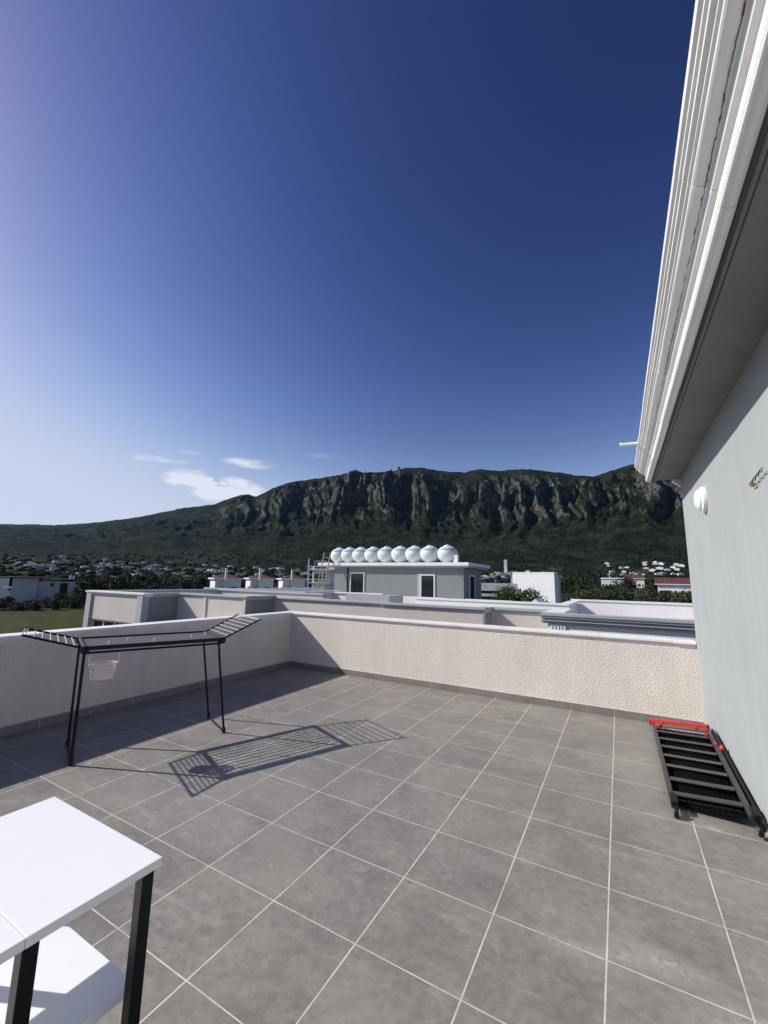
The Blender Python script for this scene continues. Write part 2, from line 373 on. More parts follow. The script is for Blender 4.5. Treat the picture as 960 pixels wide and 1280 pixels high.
def grid_mesh(name, azs, rs, m, fn, center=CAM):
    A, RR = np.meshgrid(azs, rs, indexing='ij'); Z = fn(A, RR)
    X = center[0] + RR*np.sin(np.radians(A)); Y = center[1] + RR*np.cos(np.radians(A))
    vs = np.stack([X, Y, Z], -1).reshape(-1, 3); na, nr = len(azs), len(rs)
    i = np.arange(na-1)[:, None]*nr + np.arange(nr-1)[None]
    f = np.stack([i, i+1, i+nr+1, i+nr], -1).reshape(-1, 4)[:, ::-1]
    me = bpy.data.meshes.new(name); me.vertices.add(len(vs)); me.vertices.foreach_set('co', vs.ravel().astype(np.float32))
    me.loops.add(f.size); me.loops.foreach_set('vertex_index', np.ascontiguousarray(f).ravel().astype(np.int32))
    me.polygons.add(len(f)); me.polygons.foreach_set('loop_start', np.arange(0, f.size, 4, dtype=np.int32)); me.polygons.foreach_set('loop_total', np.full(len(f), 4, dtype=np.int32))
    me.update(calc_edges=True); me.validate(); me.materials.append(m)
    me.polygons.foreach_set('use_smooth', [True]*len(me.polygons))
    o = bpy.data.objects.new(name, me); col.objects.link(o); return o
def mountain_mat():
    m, t, b = mat('mountain_forest_and_rock'); q = NB(t)
    g = q.n('ShaderNodeNewGeometry'); P = g.outputs['Position']
    s = q.n('ShaderNodeSeparateXYZ'); q.l(P, s.inputs[0]); sn = q.n('ShaderNodeSeparateXYZ'); q.l(g.outputs['Normal'], sn.inputs[0])
    n1 = q.noise(P, .0016, 8, .62); n2 = q.noise(P, .012, 8, .68); n3 = q.noise(P, .07, 5, .7)
    forest = q.ramp(n2, [(.36, (.007,.010,.007)), (.5, (.016,.021,.011)), (.66, (.036,.042,.020))])
    forest = q.mix(.8, forest, q.ramp(n3, [(.38, .35), (.62, 1.7)]), 'MULTIPLY')
    dry = q.ramp(n3, [(.3, (.04,.039,.024)), (.7, (.075,.068,.042))])
    forest = q.mix(q.ramp(n1, [(.55, 0), (.72, .5)]), forest, dry)
    mp = q.n('ShaderNodeMapping'); mp.inputs['Scale'].default_value = (1,1,.6); q.l(P, mp.inputs[0])
    rk = q.noise(mp.outputs[0], .02, 9, .72)
    rock = q.ramp(rk, [(.34, (.022,.022,.021)), (.45, (.075,.071,.065)), (.58, (.17,.158,.145)), (.75, (.30,.27,.235))])
    # rock shows where the ground is steep and high
    steep = q.math('SUBTRACT', .60, sn.outputs[2]); nzv = q.math('MULTIPLY', q.math('SUBTRACT', q.noise(P, .009, 8, .7), .5), 1.1)
    f = q.math('MULTIPLY', q.math('ADD', steep, nzv), 5.0)
    hi = q.n('ShaderNodeMapRange'); q.l(s.outputs[2], hi.inputs[0]); hi.inputs[1].default_value = 230; hi.inputs[2].default_value = 420
    f = q.math('MULTIPLY', q.math('MINIMUM', q.math('MAXIMUM', f, 0.0), 1.0), hi.outputs[0])
    scrub = q.ramp(q.noise(P, .045, 6, .75), [(.42, .15), (.58, 1)])
    c = q.mix(q.math('MULTIPLY', f, scrub), forest, rock)
    # the low country: fields, scrub and bare earth between the houses
    low = q.n('ShaderNodeMapRange'); q.l(s.outputs[2], low.inputs[0]); low.inputs[1].default_value = 36; low.inputs[2].default_value = 75; low.inputs[3].default_value = 1; low.inputs[4].default_value = 0
    lc = q.ramp(q.noise(P, .011, 5, .6), [(.38, (.010,.014,.008)), (.52, (.022,.028,.014)), (.62, (.065,.058,.036)), (.75, (.16,.13,.09))])
    c = q.mix(low.outputs[0], c, lc)
    q.l(c, b.inputs['Base Color']); b.inputs['Roughness'].default_value = 1; b.inputs['Specular IOR Level'].default_value = .05
    h = q.math('ADD', q.math('MULTIPLY', n3, 1.0), q.math('MULTIPLY', q.noise(mp.outputs[0], .03, 8, .7), 2.5))
    q.l(q.bump(h, .9, 12.0), b.inputs['Normal'])
    return m
MAT['mountain'] = mountain_mat()
rs = np.concatenate([np.geomspace(150, 1500, 60), np.linspace(1500, 3900, 330)[1:], np.geomspace(3900, 8200, 90)[1:]])
mt = grid_mesh('mountain', np.linspace(-92, 30, 1150), rs, MAT['mountain'], terrain); tag(mt, 'dark rocky mountain ridge with forested lower slopes behind the town', 'mountain', kind='structure')
def field_mat(name, stops, sc_=.6):
    m, t, b = mat(name); q = NB(t); v = q.coord()
    n = q.noise(q.coord(scale=(1, 2.4, 1)), sc_, 8, .7); n2 = q.noise(v, 6, 5, .7)
    c = q.ramp(n, stops); c = q.mix(.6, c, q.ramp(n2, [(.3, .6), (.7, 1.3)]), 'MULTIPLY')
    q.l(c, b.inputs['Base Color']); b.inputs['Roughness'].default_value = 1; b.inputs['Specular IOR Level'].default_value = .05
    q.l(q.bump(n2, .8, .3), b.inputs['Normal']); return m
MAT['ground'] = field_mat('dry_ground', [(.35, (.03,.033,.018)), (.55, (.06,.058,.032)), (.7, (.12,.10,.065))], .05)
MAT['grass'] = field_mat('rough_grass', [(.3, (.040,.052,.020)), (.5, (.062,.074,.028)), (.72, (.10,.105,.050))], .22)
g = part('ground', MB().box(-14000, 14000, -14000, 14000, -8.0, -6.62), MAT['ground']); tag(g, 'dry scrubby ground around the buildings', 'ground', kind='structure')
# near the buildings the ground sheet is finer soil; the grass field lies left of them
fz = MB().add([(-175,10,-6.45),(-20,-20,-6.45),(-20,60,-6.45),(-96,84,-6.45),(-170,64,-6.45)], [(0,1,2,3,4)])
tag(part('grass_field', fz, MAT['grass']), 'rough green grass field left of the buildings', 'field', kind='structure')

# ------------------------------------------------------------------ terrace
XL, XR, YF, YB = -4.39, 1.915, 4.43, -5.0
tf = part('terrace_floor', MB().box(XL-.2, XR+.05, YB, YF+.2, -.35, 0), MAT['tiles']); tag(tf, 'grey square tiled terrace floor with pale grout lines', 'floor', kind='structure')
own = thing('apartment_building', 'apartment building under the tiled terrace', 'building', (-1,0,-6.6))
part('wall', MB().box(XL-.2, XR+6, YB-4, YF+.19, -6.6, -.36), MAT['grey_far'], own)
def parapet(label, box, cap_prof_box, skirt, joints, loc, crack=False):
    t = thing('parapet_wall', label, 'wall', loc)
    part('wall_body', MB().box(*box), MAT['cream'], t)
    part('cap', cap_prof_box, MAT['cap'], t, bevel=.006)
    part('skirting', skirt, MAT['skirt'], t, bevel=.002)
    part('grout_joint', joints, MAT['grout'], t)
    return t
# left wall
capL = MB()
y = YB
while y < YF-.05:
    y2 = min(y+2.4, YF-.028); capL.box(XL-.215, XL+.028, y, y2-.002, .955, .992); y = y2
sk = MB(); gj = MB(); n = 0; yy = YB
while yy < YF-.05:
    y2 = min(yy+.5, YF); sk.box(XL, XL+.010, yy+.0035, y2-.0035, 0.004, .088); yy = y2
gj.box(XL, XL+.007, YB, YF, .001, .0885).box(XL, XL+.011, YB, YF, .0886, .0955)
parapet('long low wall on the left, its inner face in shade, with white cap', (XL-.2, XL, YB, YF+.2, -.3, .955), capL, sk, gj, (XL-.1, 0, 0))
# far wall
capF = MB(); x = XL-.215
for x2 in (-1.9, -.35, .88, 1.68): capF.box(x, x2-.002, YF-.03, YF+.215, .957, .994); x = x2
capF.box(1.68, XR-.001, YF-.034, YF+.215, .953, .989)
sk = MB(); xx = XL+.0101
for k in range(-8, 4):
    x2 = k*.5; sk.box(xx+.0035, x2-.0035, YF-.010, YF, .003, .088); xx = x2
sk.box(xx+.002, XR-.002, YF-.010, YF, .003, .088)
gj = MB().box(XL+.0112, XR, YF-.0075, YF, .001, .0885).box(XL+.0112, XR, YF-.011, YF, .0886, .0965)
parapet('low cream stucco wall across the far side of the terrace, sunlit, with white cap', (XL+.001, XR, YF, YF+.2, -.3, .956), capF, sk, gj, (-1, YF+.1, 0))

# rooftop house on the right
hs = thing('rooftop_house', 'grey stucco house wall on the right with overhanging white moulded cornice', 'house', (3, 0, 0))
part('wall', MB().box(XR, 7.5, YB-4, 4.43, .0, 3.40).box(XR+.03, 7.5, 4.431, 4.63, -.3, 3.40), MAT['grey'], hs)
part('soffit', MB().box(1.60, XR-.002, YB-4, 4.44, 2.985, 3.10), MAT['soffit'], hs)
part('soffit_groove', MB().box(1.606, 1.622, YB-4, 4.435, 2.978, 2.984).box(1.640, 1.645, YB-4, 4.43, 2.982, 2.9845), MAT['darkroof'], hs)
prof = [(1.60,2.978),(1.588,2.970),(1.572,2.972),(1.560,2.982)]
prof += [(1.556-.010*math.sin(a), 3.012-.034*math.cos(a)) for a in (R(20),R(60),R(100),R(140),R(175))]
prof += [(1.556,3.058),(1.535,3.064),(1.528,3.088),(1.490,3.104),(1.485,3.108),(1.480,3.114),(1.479,3.123),(1.483,3.127),(1.470,3.131),(1.469,3.141),(1.456,3.148),(1.455,3.160),(1.459,3.164),(1.446,3.168),
         (1.445,3.180),(1.434,3.186),(1.431,3.208),(1.436,3.226),(1.50,3.24),(1.70,3.29),(1.70,2.99),(1.60,2.99)]
cm = MB(); ya = YB-4; secs = [4.44, 4.02, 3.25, 2.18, 1.42, .62, -.15, -1.3, -3, YB-4]
for i in range(len(secs)-1):
    dx, dz = random.uniform(-.0022, .0022), random.uniform(-.002, .002)
    cm.prism([(u+dx, z+dz) for u, z in prof], secs[i]-.0006, secs[i+1]+.0006, seg=5, wob=.0005)
part('cornice', cm, MAT['cornice'], hs)
crk = MB(); pts = []
yk = 4.2
while yk > -2:
    pts.append((1.519+random.uniform(-.0020,.0020), yk, 3.0916+random.uniform(-.0005,.0005))); yk -= random.uniform(.008,.03)
for i in range(len(pts)-1):
    wdt = random.choice([.0008,.0012,.002,.003,.004]) if pts[i][1] < 2.2 else random.choice([.0006,.0012,.002])
    crk.bar(pts[i], pts[i+1], wdt, .004, (0,0,1))
part('crack', crk, MAT['darkroof'], hs)
part('roof', MB().box(1.71, 7.8, YB-4, 4.44, 3.345, 3.42), MAT['roofing'], hs)
cp = MB()
for i, (o_, z0, z1) in enumerate([(.015,2.875,2.90),(.034,2.90,2.925),(.060,2.925,2.952),(.085,2.952,2.984)]): cp.box(XR-o_, XR+.3, 4.4-o_*.0, 4.44+o_, z0, z1)
part('corner_capital', cp, MAT['cornice'], hs, bevel=.003)
sp = MB().tube([(1.45,3.37,3.200),(1.265,3.37,3.206)], .018, 14).tube([(1.29,3.37,3.205),(1.255,3.37,3.2065)], .021, 14)
part('rain_spout', sp, MAT['cornice'], hs, smooth=True)

# wall lamp
wl = thing('wall_lamp', 'round white bulkhead lamp high on the grey wall', 'lamp', (XR, 2.99, 2.455))
part('lamp_base', MB().lathe([(0,0),(.122,0),(.125,.012),(.122,.03),(.10,.042)], (XR,2.99,2.455), 'x', 40), MAT['lampwhite'], wl, smooth=True)
part('lamp_diffuser', MB().lathe([(.098,.03),(.100,.052),(.088,.066),(.060,.078),(.03,.083),(0.0005,.085)], (XR,2.99,2.455), 'x', 40), MAT['lampwhite'], wl, smooth=True)
# line anchor in the wall with twisted wire
ha = thing('wall_hook', 'small rusty wall anchor with twisted dark wire on the grey wall', 'hook', (XR, 1.40, 2.265))
part('anchor_plug', MB().lathe([(0,0),(.018,0),(.021,.008),(.019,.02),(.012,.028),(0.0005,.03)], (XR,1.40,2.268), 'x', 12), MAT['rust'], ha, smooth=True)
part('anchor_plate', MB().box(XR-.008, XR-.0005, 1.345, 1.405, 2.236, 2.247), MAT['rust'], ha, bevel=.002)
wr = MB()
for ph in (0, math.pi):
    wr.tube([(XR-.022-.006*math.cos(ph+t*.55), 1.385-t*.012, 2.265+.004*t*.35+.008*math.sin(ph+t*.55)) for t in range(22)], .0028, 6)
part('wire', wr, MAT['black'], ha, smooth=True)

# ------------------------------------------------------------------ drying rack
A = {'n': Vector((-3.05,.20,.98)), 'f': Vector((-3.655,.44,.985))}; B = {'n': Vector((-2.58,1.30,.98)), 'f': Vector((-3.20,1.555,.98))}
Lw = {'n': Vector((-3.215,-.215,1.125)), 'f': Vector((-3.86,.05,1.11))}; Rw = {'n': Vector((-2.44,1.70,1.17)), 'f': Vector((-3.085,1.95,1.175))}
dr = thing('drying_rack', 'black folding clothes drying rack with both wings raised, standing by the shaded left wall', 'drying rack', (-3.1,.9,0))
for e in 'nf':
    part('side_rail', MB().bar(A[e], B[e], .020, .036).bar(A[e]-Vector((0,0,.040)), B[e]-Vector((0,0,.040)), .016, .020), MAT['black'], dr, bevel=.003)
for P in (A, B):
    part('end_beam', MB().tube([P['n'], P['f']], .020, 10), MAT['black'], dr, smooth=True)
for k in range(1, 10):
    t = k/10; part('drying_bar', MB().tube([A['n'].lerp(A['f'], t), B['n'].lerp(B['f'], t)], .0062, 8), MAT['ltgrey'], dr, smooth=True)
for P, W in ((A, Lw), (B, Rw)):
    for e in 'nf': part('wing_rail', MB().tube([P[e], W[e]], .0095, 8), MAT['black'], dr, smooth=True)
    for k in range(1, 8):
        t = (k+.25)/7.6
        part('wing_bar', MB().tube([P['n'].lerp(W['n'], t), P['f'].lerp(W['f'], t)], .0048, 8), MAT['ltgrey'], dr, smooth=True)
    part('wing_bar', MB().tube([W['n'], W['f']], .0045, 8), MAT['ltgrey'], dr, smooth=True)
for P in (A, B):
    for e in 'nf':
        h = MB().lathe([(0.0005,-.028),(.030,-.026),(.034,-.010),(.034,.010),(.030,.026),(0.0005,.028)], P[e]-Vector((0,0,.012)), 'y', 16)
        part('hinge', h, MAT['blackplastic'], dr, smooth=True)
FA = [Vector((-3.085,.226,.012)), Vector((-3.41,.335,.012))]; FB = [Vector((-2.617,1.448,.012)), Vector((-3.146,1.673,.012))]
def leg(p, foot, r=.0115): part('leg', MB().tube([p-Vector((0,0,.02)), foot+Vector((0,0,.0))], r, 10), MAT['black'], dr, smooth=True)
FA[1] = Vector((-3.60,.43,.012))
leg(A['n'], FA[0], .0125); leg(A['f'], FA[1]); leg(B['n']+Vector((-.03,-.02,0)), FB[0]); leg(B['f']+Vector((.02,-.03,0)), FB[1])
for F in (FA, FB): part('foot_bar', MB().tube([F[0], F[1]], .010, 10), MAT['black'], dr, smooth=True)
for F in (FA, FB):
    for f in F: part('rubber_foot', MB().lathe([(.0005,-.012),(.017,-.012),(.019,.0),(.016,.03),(.012,.045)], f, 'z', 12), MAT['blackplastic'], dr, smooth=True)
# pegs clipped on the bars
def peg(px, t, k, label, mt):
    p = A['n'].lerp(A['f'], k).lerp(B['n'].lerp(B['f'], k), t)
    pg = thing('clothes_peg', label, 'clothes peg', p+Vector((0,0,-.03)), 'clothes pegs on the drying rack')
    m_ = MB()
    for s_ in (-1, 1): m_.bar(p+Vector((s_*.010,0,.040)), p+Vector((s_*.004,0,-.035)), .007, .011, (1,0,0))
    part('peg_halves', m_, mt, pg, bevel=.002)
    part('spring', MB().lathe([(.0005,-.007),(.008,-.007),(.008,.007),(.0005,.007)], p+Vector((0,0,.004)), 'y', 10), MAT['silver'], pg, smooth=True)
peg(0, .16, .2, 'pale blue clothes peg nearest the basket on the black rack', MAT['blueplastic'])
peg(0, .30, .4, 'clothes peg second from the left along the rack bars', MAT['ltgrey'])
peg(0, .48, .2, 'clothes peg at the middle of the rack bars', MAT['blueplastic'])
peg(0, .78, .3, 'clothes peg towards the right end of the rack bars', MAT['ltgrey'])
peg(0, .93, .5, 'clothes peg closest to the right hinge of the rack', MAT['ltgrey'])
# basket
bc = Vector((-3.0,.35,.705))
bk = thing('peg_basket', 'small pale pink perforated plastic basket hanging under the drying rack', 'basket', bc)
bdir = (B['n']-A['n']).normalized(); bside = Vector((-bdir.y, bdir.x, 0))
def bpt(a, h, s=1.0):   # half-round basket, slightly wider at the rim
    rx = (.088 + .020*h/.13)*s; ry = (.088 + .02*h/.13)*s
    x_ = math.cos(a)*rx; y_ = math.sin(a)*ry*(1 if math.sin(a) > 0 else .55)
    return bc + bdir*x_ + bside*y_ + Vector((0,0,h))
m_ = MB(); NA, NH = 48, 10; Hh = .13
vs = [bpt(2*math.pi*i/NA, Hh*j/NH) for j in range(NH+1) for i in range(NA)]; fs = []
for j in range(NH):
    for i in range(NA):
        if j in (2,4,6,8) and i % 2 == 0: continue       # the holes
        fs.append((j*NA+i, j*NA+(i+1)%NA, (j+1)*NA+(i+1)%NA, (j+1)*NA+i))
m_.add(vs, fs); m_.add([bpt(2*math.pi*i/NA, 0) for i in range(NA)], [tuple(range(NA))])
bo = part('bowl', m_, MAT['pinkplastic'], bk); sd = bo.modifiers.new('solid', 'SOLIDIFY'); sd.thickness = .003
part('rim', MB().tube([bpt(2*math.pi*i/32, Hh, 1.01) for i in range(33)], .005, 6), MAT['pinkplastic'], bk, smooth=True)
for sgn in (-1, 1):
    p0 = bpt(0 if sgn > 0 else math.pi, Hh); hk = [p0, p0+bdir*.012*sgn+Vector((0,0,.03)), p0+bdir*.004*sgn+Vector((0,0,.075)), p0-bdir*.02*sgn+Vector((0,0,.11)), p0-bdir*.045*sgn+Vector((0,0,.138))]
    part('hook_handle', MB().tube(hk, .0035, 6), MAT['lampwhite'], bk, smooth=True)

# ------------------------------------------------------------------ folded trolley by the right wall
ft = thing('folded_trolley', 'folded black slatted trolley with red end bar leaning flat against the grey wall', 'trolley', (1.6,3.1,0))
def tp(u, y_, dz=0):      # u: 0 left rail .. 1 right rail
    return Vector((1.40+.44*u, y_, .065+dz))
YN, YR = 2.02, 4.18       # near and far ends of the left rail
def yy_(u, t): return (2.12+(4.16-2.12)*t) + u*(-.28)*(0.9)   # slats run slightly towards the viewer on the wall side
tv = lambda u, t, dz=0: tp(u, 2.30+(4.16-2.30)*t - (.08+.45*t)*u, dz+u*(.055+.10*t))
part('side_rail', MB().bar(tv(0,-.10), tv(0,1), .034, .028), MAT['greymetal'], ft, bevel=.004)
part('side_rail', MB().bar(tv(1,-.10), tv(1,1.0), .034, .030), MAT['greymetal'], ft, bevel=.004)
part('lower_frame', MB().bar(tv(1.10,-.16,-.02), tv(1.08,1.03,-.02), .020, .05).bar(tv(.02,-.06,-.045), tv(.02,1,-.045), .018, .02).bar(tv(0,0,-.05), tv(1,0,-.05), .02, .02).bar(tv(0,.98,-.05), tv(1,.98,-.05), .02, .02), MAT['black'], ft, bevel=.003)
ts = [0.0,.155,.315,.455,.59,.72,.85,.955]
for i, t_ in enumerate(ts):
    wd = .060 if i < 2 else .048
    part('slat', MB().bar(tv(.04,t_), tv(.97,t_), wd, .012), MAT['greymetal'], ft, bevel=.003)
gm = MB()
for k in range(1, 14): gm.bar(tv(k/14,-.03,-.040), tv(k/14,.99,-.040), .003, .006)
gm.add([tv(.0,-.05,-.052), tv(1,-.05,-.052), tv(1,1,-.052), tv(0,1,-.052)], [(0,1,2,3)])
part('folded_deck', gm, MAT['deck'], ft)
part('end_bar', MB().bar(tv(-.05,1.02,.020), tv(1.02,1.02,.020), .036, .040).bar(tv(-.05,1.02,-.03), tv(-.05,1.02,.03), .05, .035), MAT['red'], ft, bevel=.005)
for u_, t_ in ((.16,.975),(.80,.975),(.97,.97),(.10,.93),(.92,.87),(1.0,.72)): part('clip', MB().bar(tv(u_,t_-.018,.012), tv(u_,t_+.018,.012), .026, .030), MAT['red'], ft, bevel=.004)
part('lock_knob', MB().lathe([(.0005,0),(.026,0),(.028,.012),(.018,.026),(.0005,.03)], tv(1.08,.66,.02)-Vector((0,0,.0)), 'x', 16), MAT['red'], ft, smooth=True)
for u_ in (0.02, 1.06):
    c = tv(u_, -.135, -.012)
    c.z = .038 if u_ < .5 else .055
    cs = part('caster', MB().bar(tv(u_,-.03), tv(u_,-.115), .045, .052), MAT['blackplastic'], ft, bevel=.006)
    wv = MB().lathe([(.0005,-.014),(.034,-.014),(.038,-.008),(.038,.008),(.034,.014),(.0005,.014)], (0,0,0), 'x', 20)
    wv.v = [(v[0]+c.x, v[1]+c.y, v[2]+c.z) for v in wv.v]
    wo = part('wheel', wv, MAT['blackplastic'], cs, smooth=True)
    rv = MB().lathe([(.018,-.0165),(.026,-.0165),(.026,.0165),(.018,.0165),(.018,-.0165)], (0,0,0), 'x', 20)
    rv.v = [(v[0]+c.x, v[1]+c.y, v[2]+c.z) for v in rv.v]
    part('hub_ring', rv, MAT['silver'], cs, smooth=True)

# ------------------------------------------------------------------ side table
st = thing('side_table', 'white topped table with square black metal legs and a lower white shelf', 'table', (-.53,-1.25,0))
x0, x1, ZT = -.890, -.178, .75
part('top_board', MB().box(x0, x1, -1.246, -.893, ZT-.026, ZT), MAT['tabletop'], st, bevel=.0015)
part('top_board', MB().box(x0, x1, -1.605, -1.2485, ZT-.026, ZT-.0006), MAT['tabletop'], st, bevel=.0015)
part('edge_band', MB().box(x0, x1, -1.2478, -1.2464, ZT-.024, ZT+.0006), MAT['lampwhite'], st)
for lx in (x0+.045, x1-.030):
    for ly in (-.927, -1.228, -1.57):
        part('leg', MB().box(lx-.0185, lx+.0185, ly-.0185, ly+.0185, .0, ZT-.0265), MAT['black'], st, bevel=.002)
part('shelf', MB().box(x0+.001, x1-.095, -1.60, -.893+.012, .335, .360), MAT['tabletop'], st, bevel=.0015)

# ------------------------------------------------------------------ neighbouring terraces
def cap_run(mb, ax, a0, a1, c, side, z, t=.22, ov=.07, steps=((0,.055),(.03,.03),(.055,.04))):
    """moulded cap on a wall whose visible face is at c; side = direction of the visible face along the other axis"""
    z1 = z
    o_ = ov
    for k, (d, h) in enumerate(steps):
        lo, hi = sorted((c + side*(o_-d), c - side*(t+.05)))
        if ax == 'x': mb.box(a0 - (0 if k else 0), a1, lo, hi, z1-h, z1)
        else: mb.box(lo, hi, a0, a1, z1-h, z1)
        z1 -= h
    return z1
def window(parent, ax, c, side, a0, a1, z0, z1, name='window', mull=0, fr='alu', fw_=.06):
    """window on plane c; ax = axis the window runs along; side = outward direction"""
    def bx(m_, a, b, za, zb, d0, d1):
        lo, hi = sorted((c+side*d0, c+side*d1))
        return m_.box(a, b, lo, hi, za, zb) if ax == 'x' else m_.box(lo, hi, a, b, za, zb)
    f = MB(); bx(f, a0, a0+fw_, z0, z1, .001, .05); bx(f, a1-fw_, a1, z0, z1, .001, .05); bx(f, a0+fw_, a1-fw_, z1-fw_, z1, .002, .049); bx(f, a0+fw_, a1-fw_, z0, z0+fw_, .002, .049)
    for k in range(1, mull+1):
        m = a0 + (a1-a0)*k/(mull+1); bx(f, m-fw_/2, m+fw_/2, z0+fw_, z1-fw_, .003, .045)
    o_ = part(name, f, MAT[fr], parent)
    part('pane', bx(MB(), a0+fw_*.9, a1-fw_*.9, z0+fw_*.9, z1-fw_*.9, .004, .02), MAT['glass'], o_)
    return o_
# 1. raised end block on the left
ZL = 1.0
n1 = thing('terrace_block', 'terrace end block at far left with a framed stucco panel above glazing', 'building', (-15.4,8.2,-6.6))
part('wall', MB().box(-17.25,-13.63,7.06,7.26,-.07,ZL-.10).box(-13.83,-13.63,7.26,8.45,-6.6,ZL-.10).box(-17.25,-17.05,7.26,13.2,-6.6,ZL-.10).box(-17.05,-10.2,13.0,13.2,-6.6,ZL-.10), MAT['cream_far'], n1)
part('side_face', MB().box(-13.629,-13.622,7.26,8.40,-.3,ZL-.10), MAT['grey_far'], n1)  # sheet over the cream stucco, its shade painted as darker grey
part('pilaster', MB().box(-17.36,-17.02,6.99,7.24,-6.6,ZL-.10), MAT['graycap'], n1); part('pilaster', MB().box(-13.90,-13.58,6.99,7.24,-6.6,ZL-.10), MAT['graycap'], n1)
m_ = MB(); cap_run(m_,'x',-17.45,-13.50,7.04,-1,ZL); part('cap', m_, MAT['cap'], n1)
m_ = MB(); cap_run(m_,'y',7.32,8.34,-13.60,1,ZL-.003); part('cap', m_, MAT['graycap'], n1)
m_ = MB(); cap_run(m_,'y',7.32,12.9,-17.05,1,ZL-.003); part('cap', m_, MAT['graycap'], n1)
m_ = MB(); cap_run(m_,'x',-17.2,-10.2,13.0,-1,ZL-.006); part('cap', m_, MAT['graycap'], n1)
part('roof_slab', MB().box(-17.05,-10.2,7.27,13.0,-.3,0), MAT['roofing'], n1)
window(n1,'x',7.20,-1,-17.0,-13.92,-2.6,-.075,mull=3,fw_=.07)
# 2. long stepped terrace
n2 = thing('stepped_terrace', 'long stepped terrace wall of cream stucco just beyond the near parapet', 'building', (-6,10,-6.6))
def front(x0, x1, y, z, m=MAT['cream_far'], capm='graycap', th_=.2, ext=(0,0), steps=((0,.055),(.03,.03),(.055,.04)), ov=.07):
    part('wall', MB().box(x0, x1, y, y+th_, -3.0, z-.10), m, n2)
    q_ = MB(); cap_run(q_,'x',x0-ext[0],x1+ext[1],y,-1,z,ov=ov,steps=steps); part('cap', q_, MAT[capm], n2)
def side_(x, y0, y1, z):
    part('side_face', MB().box(x-.2, x, y0, y1, -3.0, z-.10), MAT['grey_far'], n2)  # cream stucco turned from the sun; shade painted in as grey
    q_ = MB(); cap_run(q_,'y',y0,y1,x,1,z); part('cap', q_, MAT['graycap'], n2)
front(-13.62, -9.95, 8.40, 1.0, ext=(0,.07)); part('pilaster', MB().box(-12.10,-11.96,8.36,8.39,-3,.88).box(-10.04,-9.93,8.35,8.39,-3,.88), MAT['cream_far'], n2)
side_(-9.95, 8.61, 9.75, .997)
front(-10.14, -5.15, 9.75, .95)
front(-5.14, -2.10, 9.45, .955, ext=(.10,.07))
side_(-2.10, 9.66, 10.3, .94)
front(-2.29, -.35, 10.25, .93)
q_ = MB()
for k in range(4): q_.box(-9.925+0, -9.90, 8.42+k*.05, 8.445+k*.05, -3, .88)
part('fluted_pilaster', q_, MAT['graycap'], n2)
YC = 8.05
front(-.26, 7.0, YC, 1.0, m=MAT['white_far'], ext=(.12,0), steps=((0,.05),(.02,.045),(.07,.03),(.05,.04),(.09,.05)), ov=.14)
part('side_face', MB().box(-.22, -.03, YC+.21, 10.2, -3, .88), MAT['white_far'], n2)
q_ = MB(); cap_run(q_,'y',YC+.3,10.15,-.03,1,.997,t=.3); part('cap', q_, MAT['cap'], n2)
q_ = MB()
for k in range(5): q_.box(-.20+k*.065, -.165+k*.065, YC-.035, YC-.001, -3, .77)
part('fluted_pilaster', q_, MAT['cap'], n2)
part('roof_slab', MB().box(-9.9,-2.12,9.96,13.0,-.3,.0).box(-2.1,7,10.47,11.4,-.3,.001).box(0,7,8.27,10.46,-.3,.0), MAT['roofing'], n2)
part('lower_walls', MB().box(-13.6,-9.96,8.62,13.0,-6.6,-.31).box(-9.96,7.0,10.5,12.9,-6.6,-.31).box(-.2,7,8.26,10.49,-6.6,-.31), MAT['grey_far'], n2)
# 3. white terrace further back
n3 = thing('white_terrace', 'white painted terrace with long low wall behind the stepped terrace', 'building', (0,15,-6.6))
def front3(x0, x1, y, z, capm='cap', m='white_far'):
    part('wall', MB().box(x0, x1, y, y+.2, -3, z-.06), MAT[m], n3)
    q_ = MB(); cap_run(q_,'x',x0,x1,y,-1,z,ov=.03,steps=((0,.06),)); part('cap', q_, MAT[capm], n3)
front3(-5.6,-.25,12.6,1.02)
part('side_face', MB().box(-.45,-.25,12.81,15.2,-3,.96), MAT['white_far'], n3)
q_ = MB(); cap_run(q_,'y',12.86,15.2,-.25,1,1.018,ov=.05,steps=((0,.06),)); part('cap', q_, MAT['cap'], n3)
front3(-.45,12,15.25,1.08)
part('roof_slab', MB().box(-7,12,15.5,19.5,-.3,.35).box(-.24,12,12.0,15.24,-.3,.02).box(-7,-.46,12.85,15.49,-.3,.0), MAT['roofing'], n3)
part('lower_walls', MB().box(-7,12,12.9,19.5,-6.6,-.31), MAT['white_far'], n3)
part('roof_hump', MB().add([(-2.0,13.4,.6),(-.9,13.4,.6),(-1.4,13.4,1.1),(-2.0,14.6,.6),(-.9,14.6,.6),(-1.4,14.6,1.1)],[(0,1,2),(5,4,3),(0,2,5,3),(1,4,5,2),(0,3,4,1)]), MAT['white_far'], n3)
